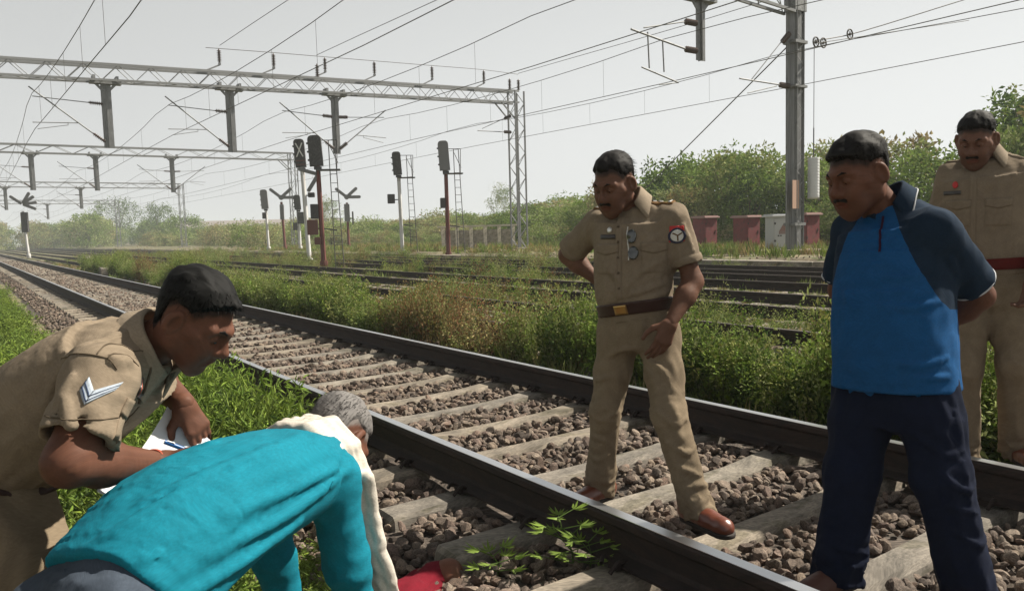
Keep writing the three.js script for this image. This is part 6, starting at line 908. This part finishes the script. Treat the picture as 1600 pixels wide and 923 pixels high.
  const trF = (x, y, z) => { let d = tu(x, y, z); if (d > 0.035 || d < -0.035) return d; const nearL = Math.hypot(x - J.legs.R.k[0], z - J.legs.R.k[2]) < Math.hypot(x - J.legs.L.k[0], z - J.legs.L.k[2]) ? 0 : 1; d -= legW[nearL](x, y, z) + rad(x, y, z) + tfl(x, y, z) + trd(x, y, z); return smax(d, -((x - mid[0]) * midAx[0] + (y - mid[1]) * midAx[1] + (z - mid[2]) * midAx[2]), 0.005); };
  api.trF = trF;
  part(G, 'trousers', meshSDF(trF, ...bounds([...J.pelvis.map(s => s.p), ...hems.map(h => h[0]), J.legs.R.k, J.legs.L.k], 0.2), tr.grid ?? 0.0085), tr.mat);
  // ---- shoes
  for (const s of ['R', 'L']) {
    const l = J.legs[s], y0 = l.a[1] - 0.085, t = nrm3([l.toe[0], 0, l.toe[2]]), A = [l.a[0] - t[0] * 0.035, y0, l.a[2] - t[2] * 0.035], B = add3(A, t, 0.195), sa = nrm3(sub3(l.k, l.a)), up = [cap(add3(A, [0, 0.05, 0]), add3(l.a, sa, o.boot ? 0.05 : 0.0), 0.042, 0.034), cap(add3(A, [0, 0.042, 0]), add3(B, [0, 0.03, 0], 1), 0.042, 0.042), cap(add3(A, [0, 0.055, 0]), add3(A, add3(t.map(c => c * 0.12), [0, 0.034, 0])), 0.041, 0.034)], u = uni(up, 0.03);
    const so = part(G, 'shoe', meshSDF((x, y, z) => smax(u(x, y, z) - 0.002 * noise(x * 40, y * 60, z * 40), y0 + 0.016 - y, 0.006), ...bounds([A, B, add3(l.a, [0, 0.08, 0])], 0.07), 0.0055), o.shoeMat ?? M.leather);
    const fp = cap([A[0], 0, A[2]], [B[0], 0, B[2]], 0.043, 0.046); part(so, 'sole', meshSDF((x, y, z) => smax(fp.d(x, 0, z), Math.abs(y - y0 - 0.009) - 0.010, 0.004), ...bounds([A, B], 0.06), 0.005), M.sole);
  }
  // ---- belt
  if (J.belt) {
    const b = J.belt, i = 1, ax = nrm3(sub3(T[1].p, T[0].p)), lf = loft([{ ...T[0], p: add3(T[0].p, ax, -0.06) }, T[0], T[1], T[2]], 0.005), tf = loft(J.pelvis, 0.007);
    const bf = (x, y, z) => { const q = (x - b.p[0]) * ax[0] + (y - b.p[1]) * ax[1] + (z - b.p[2]) * ax[2]; return smax(Math.min(lf.d(x, y, z), tf.d(x, y, z)) - 0.012, Math.abs(q) - 0.027, 0.004); };
    const be = part(G, 'belt', meshSDF(bf, ...bounds([b.p], 0.24), 0.006), o.beltMat ?? M.belt); api.belt = be; api.beltF = bf;
    if (o.buckle) { const n = nrm3(J.belt.f), u = nrm3(crs(ax, n)); part(be, 'buckle', patch(bf, add3(add3(b.p, n, 0.12), u, o.buckle), u, ax, n, 6, 6, 0.006, SH.rect(0.058, 0.05)), M.brass); }
  }
  // ---- collar
  if (o.collar) {
    const c = add3(J.neck, neckAx, o.collar.lift ?? 0.0), a = neckAx, ff = nrm3(sub3(T[nT - 1].f, a.map(q => q * dot3(T[nT - 1].f, a)))), l = crs(a, ff), rx = o.collar.r ?? 0.068, rz = (o.collar.r ?? 0.068) * 1.05, N = 36, th0 = o.collar.open ?? 0.22, rows = [], W = o.collar.w ?? 0.045;
    for (let i = 0; i <= N; i++) {
      const th = lerp(th0, 2 * Math.PI - th0, i / N), fr = Math.max(0, Math.cos(th)), dir = r => [0, 1, 2].map(k => l[k] * Math.sin(th) * rx * r + ff[k] * Math.cos(th) * rz * r), pt = (r, h) => add3(add3(c, dir(r)), a, h);
      const top = 0.034 - 0.03 * fr * fr, tip = Math.pow(fr, 3), fall = W + 0.03 * tip;
      rows.push([pt(0.98, -0.02), pt(0.97, top - 0.004), pt(1.0, top + 0.002), pt(1.12, top), add3(pt(1.24 + 0.14 * tip, top - fall * 0.6), [0, 0, 0]), pt(1.34 + 0.3 * tip, top - fall), pt(1.29 + 0.28 * tip, top - fall - 0.001), pt(1.06, top - 0.006), pt(1.03, -0.02)]);
    }
    const m = rows[0].length, pos = rows.flat(2), idx = []; for (let i = 0; i < N; i++) for (let k = 0; k < m; k++) { const A = i * m + k, B = i * m + (k + 1) % m; idx.push(A, A + m, B, B, A + m, B + m); } for (let k = 1; k < m - 1; k++) { idx.push(0, k, k + 1); const q = N * m; idx.push(q, q + k + 1, q + k); }
    const g = new THREE.BufferGeometry(); g.setAttribute('position', new THREE.Float32BufferAttribute(pos, 3)); g.setAttribute('uv', new THREE.Float32BufferAttribute(pos.filter((_, i) => i % 3 !== 2).map(q => q * 4), 2)); g.setIndex(idx); g.computeVertexNormals(); part(api.shirt, 'collar', g, o.collar.mat);
    if (o.collar.edge) { const pts = rows.map(r => V(...r[5])); part(api.shirt, 'collar_edge', new THREE.TubeGeometry(new THREE.CatmullRomCurve3(pts), 60, 0.0028, 5), o.collar.edge); }
  }
  api.sleeve = (s, u = 0) => sleeveEnd[s];
  return api;
}
const face = (x, y, z) => { const c = 0.8161, s = 0.5780; return nrm3([x * c - z * s, y, x * s + z * c]); }; // right, up, towards the viewer's side of the yard
const rel = (p, b) => sub3(p, b);
function lay(f, pts, n, r) { // seam or cord laid along a surface
  const c = new THREE.CatmullRomCurve3(pts.map(p => V(...p))), out = [];
  for (const q of c.getPoints(pts.length * 8)) { let p = add3(q.toArray(), n, 0.12), t = 0; for (let i = 0; i < 50 && t < 0.35; i++) { const d = f(...p); if (d < 0.0006) break; const s = Math.max(0.0008, d * 0.6); p = add3(p, n, -s); t += s; } if (t < 0.34) out.push(V(...add3(p, n, r * 0.7))); }
  return out.length > 2 ? new THREE.TubeGeometry(new THREE.CatmullRomCurve3(out), out.length * 2, r, 5) : new THREE.SphereGeometry(0.001, 4, 3);
}
const quadShape = (a, b, c, d) => (u, v) => [0, 1].map(k => lerp(lerp(a[k], b[k], u), lerp(d[k], c[k], u), v)); // a-b along u, d-c opposite
const along = (u, n) => nrm3(crs(n, u));
function epaulettes(A, m, stars) {
  const T = A.T, tp = T[T.length - 2].p, f = T[T.length - 2].f;
  for (const s of ['R', 'L']) {
    const sp = A.J.arms[s].s, u = nrm3(sub3(sp, add3(tp, A.spine, 0.0))), n0 = A.spine, v = nrm3(crs(n0, u)), n = nrm3(crs(u, v)), c = add3(mix3(tp, sp, 0.62), n, 0.05);
    const e = part(A.shirt, 'shoulder_strap', patch(A.shirtF, c, u, v, n, 12, 5, 0.006, SH.rect(0.135, 0.052)), m);
    for (let k = 0; k < stars; k++) part(e, 'rank_star', patch(A.shirtF, add3(c, u, -0.02 + k * 0.03), u, v, n, 4, 4, 0.010, (a, b) => { const x = a - 0.5, y = b - 0.5, r = (Math.abs(x) < 0.01 || Math.abs(y) < 0.01) ? 1 : 0.55; return [x * 0.022 * r, y * 0.022 * r]; }), M.silver);
    if (stars) part(e, 'shoulder_letters', patch(A.shirtF, add3(c, u, 0.052), u, v, n, 3, 4, 0.009, SH.rect(0.012, 0.034)), M.silver);
  }
}
function pocket(A, o, n, up, m, w = 0.105) {
  const u = along(up, n), v = nrm3(crs(n, u)); const vv = dot3(v, up) < 0 ? v.map(c => -c) : v;
  const p = part(A.shirt, 'pocket', patch(A.shirtF, add3(o, vv, -0.05), u, vv, n, 8, 8, 0.0035, SH.rect(w, 0.12)), m);
  part(p, 'pocket_flap', patch(A.shirtF, add3(o, vv, 0.018), u, vv, n, 10, 5, 0.0065, SH.flap(w + 0.006, 0.048)), m);
}
{ // ---- officer standing on the rail, hand on hip
  const base = [2.36, 0.03, -2.33], r = p => rel(p, base), Q = PTS.o1;
  const A = figure(PEOPLE.o1, { base, label: 'policeman in khaki with rolled sleeves standing astride the near rail, hand on hip', skin: [0.15, 0.077, 0.053], bulk: 0.98, boot: true, arm: 0.98,
    head: { hair: [0.012, 0.011, 0.011], front: 0.068, recede: 0.012, thick: 0.014, mustache: true, stubble: 0.4, comb: -0.4 },
    shirt: { mat: M.khaki, sleeve: { R: 0.86, L: 0.72 }, loose: 0.064, wr: 0.005, folds: [[Q.pl2, Q.pockB, 0.03, 0.006]] }, trousers: { mat: M.khakiLeg, r: [0.086, 0.064, 0.060] }, buckle: -0.03, collar: { mat: M.khakiPale, r: 0.076, open: 0.5, w: 0.06, lift: 0.012 } });
  const f = A.shirtF, n = face(-0.39, 0, 0.92), up = [0, 1, 0], u = nrm3(crs(up, n));
  epaulettes(A, M.board, 2);
  pocket(A, r(Q.pockA), face(-0.45, 0, 0.9), up, M.khaki); pocket(A, r(Q.pockB), face(-0.2, 0, 0.98), up, M.khaki);
  const pk = part(A.shirt, 'placket', patch(f, add3(mix3(r(Q.pl0), r(Q.pl2), 0.5), n, 0.02), u, up, n, 3, 26, 0.003, SH.rect(0.03, 0.36)), M.khaki);
  for (let k = 0; k < 5; k++) part(pk, 'button', patch(f, add3(mix3(r(Q.pl0), r(Q.pl2), 0.12 + k * 0.19), n, 0.02), u, up, n, 4, 4, 0.006, SH.oval(0.011, 0.011)), M.seam);
  part(A.shirt, 'name_plate', patch(f, r(Q.name), u, up, n, 6, 3, 0.006, SH.rect(0.07, 0.018)), M.plate);
  part(A.shirt, 'chest_badge', patch(f, r(Q.mini), u, up, n, 4, 4, 0.006, SH.oval(0.022, 0.026)), M.silver);
  const bn = face(0.2, 0.1, 0.97), bu = nrm3(crs(up, bn)), bv = nrm3(crs(bn, bu));
  const bd = part(A.shirt, 'sleeve_badge', patch(f, r(Q.badge), bu, bv, bn, 10, 10, 0.003, SH.rect(0.056, 0.066)), M.badgeRed);
  part(bd, 'badge_ring', patch(f, add3(r(Q.badge), bv, -0.008), bu, bv, bn, 12, 12, 0.0045, SH.oval(0.066, 0.066)), M.badgeNavy);
  part(bd, 'badge_disc', patch(f, add3(r(Q.badge), bv, -0.008), bu, bv, bn, 12, 12, 0.006, SH.oval(0.05, 0.05)), M.pale);
  for (let k = 0; k < 3; k++) { const an = k * 2.094 + 0.52, d = [Math.cos(an), Math.sin(an)]; part(bd, 'badge_spoke', patch(f, add3(add3(add3(r(Q.badge), bv, -0.008), bu, d[0] * 0.011), bv, d[1] * 0.011), bu, bv, bn, 3, 3, 0.0075, (a, b) => { const s = (a - 0.5) * 0.022, t = (b - 0.5) * 0.005; return [s * d[0] - t * d[1], s * d[1] + t * d[0]]; }), M.board); }
  const sg = thing('sunglasses', 'dark sunglasses hanging from the shirt front of the policeman on the rail', 'sunglasses', base);
  part(sg, 'lens', patch(f, r(Q.g1), u, up, n, 8, 8, 0.012, SH.oval(0.038, 0.058)), M.lens); part(sg, 'lens', patch(f, r(Q.g2), u, up, n, 8, 8, 0.012, SH.oval(0.042, 0.056)), M.lens);
  part(sg, 'frame', lay(f, [add3(r(Q.g1), up, 0.04), r(Q.g1), r(Q.g2), add3(r(Q.g2), up, -0.03)].map(p => add3(p, u, -0.02)), n, 0.003), M.silver);
  for (const s of ['R', 'L']) { const e = A.sleeveEnd[s]; part(A.shirt, 'rolled_cuff', (() => { const g = new THREE.TorusGeometry(e.r - 0.002, 0.0075, 8, 36); g.scale(1, 1, 2.6); g.applyQuaternion(new THREE.Quaternion().setFromUnitVectors(V(0, 0, 1), V(...e.ax))); g.translate(...add3(e.end, e.ax, -0.016)); return g; })(), M.khaki); }
}
{ // ---- man in the blue polo shirt
  const base = [2.54, -0.01, -1.32], Q = PTS.bl, r = p => rel(p, base);
  const A = figure(PEOPLE.bl, { base, label: 'stout man in blue polo shirt with navy sleeves, hands behind his back', skin: [0.145, 0.067, 0.045], bulk: 1.1, arm: 1.12,
    head: { hair: [0.012, 0.011, 0.011], front: 0.06, thick: 0.015, mustache: true, stubble: 0.45, tuft: 0.006, full: 1.12, comb: 0.1 },
    shirt: { mat: M.blue, mat2: M.navy, sleeve: { R: 0.82, L: 0.80 }, loose: 0.08, wr: 0.0042, hemWave: 0.006, split: (a, x, y, z) => { let g = -1; for (const s of ['R', 'L']) { const ar = a.J.arms[s], S = ar.s, o = sub3(S, a.T[4].p), oh = nrm3(crs([0, 1, 0], a.T[4].f).map(c => c * (s === 'L' ? 1 : -1))), q = sub3([x, y, z], S), ax = nrm3(sub3(ar.e, S)), t = dot3(q, ax), rad = len3(sub3(q, ax.map(c => c * t))); g = Math.max(g, s === 'L' ? Math.min(dot3(q, oh) * 0.87 + q[1] * 0.49 + 0.078, 0.32 - len3(q) + Math.max(0, t)) : Math.min(dot3(q, oh) * 0.95 + q[1] * 0.25 + 0.05, 0.32 - len3(q) + Math.max(0, t))); g = Math.max(g, Math.min(0.105 - rad, t - 0.13)); } return g; } },
    trousers: { mat: M.trouser, r: [0.103, 0.084, 0.076], drop: 0.05 }, shoeMat: new THREE.MeshPhysicalMaterial({ color: lin(0.09, 0.035, 0.024), roughness: 0.6 }), collar: { mat: M.navy, r: 0.077, open: 0.45, w: 0.05, edge: M.piping } });
  const n = face(-0.7, 0.1, 0.7);
  part(A.shirt, 'placket', lay(A.shirtF, Q.pl.map(r), n, 0.004), M.maroonLine);
  for (const s of ['R', 'L']) { const e = A.sleeveEnd[s]; part(A.shirt, 'cuff_piping', (() => { const g = new THREE.TorusGeometry(e.r - 0.001, 0.0042, 6, 40); g.applyQuaternion(new THREE.Quaternion().setFromUnitVectors(V(0, 0, 1), V(...e.ax))); g.translate(...add3(e.end, e.ax, -0.004)); return g; })(), M.piping); }
}
{ // ---- policeman at the right edge
  const base = [4.12, 0.07, -1.72], Q = PTS.o2, r = p => rel(p, base);
  const A = figure(PEOPLE.o2, { base, label: 'policeman in khaki with a red belt at the right edge beyond the track', skin: [0.17, 0.09, 0.064], bulk: 1.0, boot: true,
    head: { hair: [0.012, 0.011, 0.011], front: 0.066, thick: 0.013, mustache: true, stubble: 0.7 },
    shirt: { mat: M.khaki, sleeve: { R: 0.86, L: 0.86 }, loose: 0.066, wr: 0.006 }, trousers: { mat: M.khakiLeg, r: [0.096, 0.078, 0.076] }, beltMat: M.redBelt, buckle: 0.0, collar: { mat: M.khakiPale, r: 0.076, open: 0.5, w: 0.06, lift: 0.012 } });
  const f = A.shirtF, n = face(-0.45, 0, 0.89), up = [0, 1, 0], u = nrm3(crs(up, n));
  epaulettes(A, M.khaki, 0);
  pocket(A, r(Q.pockA), face(-0.6, 0, 0.8), up, M.khaki); pocket(A, r(Q.pockB), face(-0.3, 0, 0.95), up, M.khaki);
  part(A.shirt, 'name_plate', patch(f, r(Q.name), u, up, n, 6, 3, 0.006, SH.rect(0.07, 0.018)), M.plate); part(A.shirt, 'chest_badge', patch(f, r(Q.mini), u, up, n, 4, 4, 0.006, SH.oval(0.024, 0.034)), M.badgeRed);
  part(A.shirt, 'placket', patch(f, mix3(r(Q.pl0), r(Q.pl1), 0.5), u, up, n, 3, 26, 0.003, SH.rect(0.03, 0.42)), M.khaki);
}
{ // ---- policeman bending over his papers
  const base = [-0.02, -0.27, -2.26], Q = PTS.wo, r = p => rel(p, base);
  const A = figure(PEOPLE.wo, { base, label: 'policeman with arm chevrons bending forward and writing on papers at the left', skin: [0.135, 0.06, 0.039], bulk: 1.08, arm: 1.06, handGrid: 0.003,
    head: { hair: [0.006, 0.006, 0.006], front: 0.07, thick: 0.014, tuft: 0.014, stubble: 0.3, strands: 1600, grid: 0.003, comb: 0.35 },
    shirt: { mat: M.khaki, sleeve: { R: 0.74, L: 0.8 }, loose: 0.074, wr: 0.0042, grid: 0.0062 }, trousers: { mat: M.khakiLeg, r: [0.11, 0.085, 0.08] }, collar: { mat: M.khakiPale, r: 0.07, open: 0.35, w: 0.052, lift: 0.004 } });
  const f = A.shirtF, n = face(0, 0.1, 1), nu = face(-0.1, 0.75, 0.65), m = 0.00125;
  for (const k of ['yoke', 'yoke2']) part(A.shirt, 'seam', lay(f, Q[k].map(r), nu, 0.0014), M.seam);
  part(A.shirt, 'seam', lay(f, Q.cap.map(r), face(0, 0.35, 0.93), 0.0016), M.seam); part(A.shirt, 'seam', lay(f, Q.cuff.map(r), n, 0.0014), M.seam);
  part(A.shirt, 'seam', lay(f, Q.front.map(r), face(0.7, -0.1, 0.7), 0.003), M.seam);
  const X = face(1, 0, 0), Y = [0, 1, 0], c = r(Q.chev), px = (x, y) => [(x - 150) * m, (607 - y) * m];
  const q1 = [px(136.5, 588), px(147.7, 609), px(142.5, 629), px(128.7, 608)], q2 = [px(147.7, 609), px(174.8, 600), px(170, 612), px(142.5, 629)];
  const ch = part(A.shirt, 'chevron', patch(f, c, X, Y, n, 8, 6, 0.003, quadShape(...q1)), M.chevron); part(A.shirt, 'chevron', patch(f, c, X, Y, n, 8, 6, 0.003, quadShape(...q2)), M.chevron);
  for (const q of [q1, q2]) for (const k of [0.33, 0.68]) { const L = (a, b, t) => [lerp(a[0], b[0], t), lerp(a[1], b[1], t)]; part(ch, 'chevron_line', patch(f, c, X, Y, n, 6, 2, 0.0045, quadShape(L(q[0], q[3], k), L(q[1], q[2], k), L(q[1], q[2], k + 0.09), L(q[0], q[3], k + 0.09))), M.chevronLine); }
  const bn = face(0.75, -0.1, 0.65), bu = nrm3(crs(A.spine, bn));
  const bd = part(A.shirt, 'chest_badge', patch(f, r(Q.badge), bu, A.spine, bn, 6, 6, 0.005, SH.oval(0.045, 0.06)), M.plate); part(bd, 'badge_centre', patch(f, r(Q.badge), bu, A.spine, bn, 6, 6, 0.008, SH.oval(0.034, 0.048)), M.bell);
  pocket(A, r(Q.pock), bn, A.spine, M.khaki); part(A.shirt, 'name_plate', patch(f, r(Q.name), bu, A.spine, bn, 5, 3, 0.006, SH.rect(0.06, 0.016)), M.plate);
  // thread round the wrist
  const w = A.J.arms.R, wa = nrm3(sub3(w.w, w.e)); part(A.G, 'wrist_thread', (() => { const g = new THREE.TorusGeometry(0.031, 0.0022, 6, 30), g2 = g.clone().translate(0, 0, 0.006); const o = merge([g, g2]); o.applyQuaternion(new THREE.Quaternion().setFromUnitVectors(V(0, 0, 1), V(...wa))); o.translate(...add3(w.w, wa, -0.012)); return o; })(), mat(lin(0.42, 0.09, 0.05), 0.9));
}
{ // ---- papers and pen
  const [d, a, b, c] = PTS.paper, base = d;
  const t = thing('paper_sheets', 'white sheets of paper held by the writing policeman', 'paper', base);
  for (let s = 0; s < 4; s++) {
    const N = 14, pos = [], uv = [], idx = []; for (let j = 0; j <= N; j++) for (let i = 0; i <= N; i++) { const u = i / N, v = j / N, p = mix3(mix3(d, a, u), mix3(c, b, u), v); const k = -0.02 * Math.sin(Math.PI * u) + 0.03 * Math.pow(u, 4) * (1 - v) + 0.006 * noise(u * 3 + s, v * 3, s); pos.push(p[0] - base[0], p[1] - base[1] + k - s * 0.0022, p[2] - base[2] - s * 0.003 * u); uv.push(u, v); }
    for (let j = 0; j < N; j++) for (let i = 0; i < N; i++) { const q = j * (N + 1) + i; idx.push(q, q + 1, q + N + 1, q + 1, q + N + 2, q + N + 1); }
    const g = new THREE.BufferGeometry(); g.setAttribute('position', new THREE.Float32BufferAttribute(pos, 3)); g.setAttribute('uv', new THREE.Float32BufferAttribute(uv, 2)); g.setIndex(idx); g.computeVertexNormals(); part(t, 'sheet', g, M.paper);
  }
  const pn = thing('pen', 'blue pen in the writing policeman\'s hand over the paper', 'pen', PTS.pen[0]); const e = sub3(PTS.pen[1], PTS.pen[0]);
  part(pn, 'barrel', bar([0, 0, 0], e, 0.0055, 10), M.pen); part(pn, 'clip', bar(e.map(q => q * 0.05 + 0.003), e.map(q => q * 0.3 + 0.004), 0.0018, 5), M.silver); part(pn, 'tip', bar(e, e.map(q => q * 1.08), 0.004, 8, 0.001), M.silver);
}
{ // ---- man in the turquoise shirt, seen from behind, bending down
  const base = [-0.02, -0.23, -1.67];
  const A = figure(PEOPLE.tq, { base, label: 'grey-haired man in turquoise shirt and white scarf bending down with his back turned', skin: [0.13, 0.056, 0.036], bulk: 1.02,
    head: { hair: [0.17, 0.16, 0.155], front: 0.06, thick: 0.010, beard: true, beardC: [0.2, 0.19, 0.18], strands: 2600, grid: 0.0032 },
    shirt: { mat: M.turquoise, sleeve: { R: 1.92, L: 1.92 }, wr: 0.0032, fold: 0.015, hemWave: 0.012, grid: 0.0065 }, trousers: { mat: M.grey, r: [0.1, 0.08, 0.078] }, shoeMat: M.sole });
  for (const l of A.J.seam) part(A.shirt, 'seam', lay(A.shirtF, l, nrm3([-0.578, 0.25, 0.816]), 0.0013), cloth(0.004, 0.12, 0.17));
  // scarf: bundled strands over the neck with two hanging tails
  const S = A.J.scarf, sc = [], nA = A.J.neck, ax = nrm3(sub3(A.hLoc(0, -0.02, -0.03), nA));
  const off = (p, k, w) => add3(p, ax, k * w);
  for (let k = -3; k <= 2; k++) for (let i = 0; i < 5; i++) { const w = 0.026 * (1 - 0.1 * i); sc.push(cap(off(S[i], k, w), off(S[i + 1], k, w * 0.9), 0.0155 + 0.004 * ((k + 5) % 2))); }
  const tail = face(0.9, 0, 0.2); for (let k = -1; k <= 1; k++) for (let i = 4; i < S.length - 1; i++) sc.push(cap(add3(S[i], tail, k * 0.024 + 0.006 * i * 0.3), add3(S[i + 1], tail, k * 0.027 + 0.006 * (i + 1) * 0.3), 0.0175 - 0.002 * Math.abs(k)));
  const ring = [], rf = nrm3(sub3(A.hLoc(0, -0.09, -0.03), nA)); for (let i = 0; i < 14; i++) { const q = i => { const t = i / 14 * 6.283, e1 = nrm3(crs(rf, [0.2, 1, 0.1])), e2 = crs(rf, e1); return add3(add3(add3(nA, e1, Math.cos(t) * 0.078), e2, Math.sin(t) * 0.082), rf, 0.005 + 0.012 * Math.sin(t * 2)); }; ring.push(cap(q(i), q(i + 1), 0.023)); }
  const sf = uni([...sc, ...ring], 0.007), wr = wrinkle(nrm3(sub3(S[5], S[1])), 26, 4, 0.0045);
  const so = new THREE.Mesh(meshSDF((x, y, z) => { const d = sf(x, y, z); return d > 0.04 ? d : d - wr(x, y, z); }, ...bounds([...S, nA], 0.13), 0.0048), M.white); so.name = 'scarf'; so.castShadow = so.receiveShadow = true;
  so.position.set(...base); so.userData = { label: 'white cotton scarf wound round the neck of the man in turquoise', category: 'scarf' }; scene.add(so);
}
{ // ---- figure lying low on the stones at the bottom edge
  const Q = PTS.ly, base = [Q.c1[0], -0.2, Q.c1[2]], r = p => rel(p, base);
  const G = thing('person', 'person in a dark red garment lying low on the stones at the bottom edge', 'person', base);
  const g = [r(Q.c0), r(Q.c1), r(Q.c2), r(Q.c3)].map((p, i) => [p[0], [0.065, 0.075, 0.07, 0.06][i], p[2]]), sh = r(Q.sh), el = r(Q.el), wr = r(Q.wr);
  sh[1] = 0.12; el[1] = 0.145; wr[1] = 0.06;
  const hd = r(Q.hd); hd[1] = 0.12; const kn = r(Q.k1), an = r(Q.a1); kn[1] = 0.1; an[1] = 0.06;
  const skin = [0.19, 0.085, 0.055], paint = (x, y, z) => { const k = 0.95 + 0.1 * noise(x * 12, y * 12, z * 12); return skin.map(c => c * k); };
  const arm = [cap(sh, el, 0.055, 0.05), cap(el, wr, 0.05, 0.032), cap(g[0], g[3], 0.1), cap(g[1], hd, 0.05), Object.assign(ell(hd, [0.075, 0.085, 0.085]), { k: 0.02 }), cap(g[3], kn, 0.075, 0.055), cap(kn, an, 0.055, 0.035), cap(an, add3(an, [0.1, -0.02, 0.06]), 0.032)];
  const f = uni(arm, 0.03), hand = handField({ w: wr, hd: nrm3(sub3(wr, el)), hn: [0, -1, 0], ht: [0.5, 0, 0.6], curl: [0.3, 0.5, 0.6, 0.6, 0.6] });
  part(G, 'body', mergeGeometries([meshSDF(f, ...bounds([sh, el, wr, hd, kn, an, ...g], 0.12), 0.009, paint).toNonIndexed(), meshSDF(hand.f, ...bounds(hand.pts, 0.04), 0.004, paint).toNonIndexed()]), skinMat);
  const w = wrinkle(nrm3(sub3(g[2], g[0])), 20, 6, 0.008), gu = uni([cap(g[0], g[1], 0.105, 0.13), cap(g[1], g[2], 0.13, 0.12), cap(g[2], g[3], 0.12, 0.11), cap(g[0], mix3(sh, el, 0.5), 0.085, 0.062)], 0.05);
  part(G, 'garment', meshSDF((x, y, z) => { const d = gu(x, y, z); return d > 0.04 ? d : Math.max(d - w(x, y, z), 0.0 - y); }, ...bounds([...g, sh, el], 0.16), 0.007), M.red);
  const hair = uni([ell(add3(hd, [0, 0.012, 0.012]), [0.08, 0.085, 0.086])], 0.01); part(G, 'hair', meshSDF((x, y, z) => hair(x, y, z) + 0.004 * noise(x * 60, y * 60, z * 60), ...bounds([hd], 0.12), 0.006), hairMat([0.01, 0.01, 0.01]));
}
renderer.render(scene, camera);
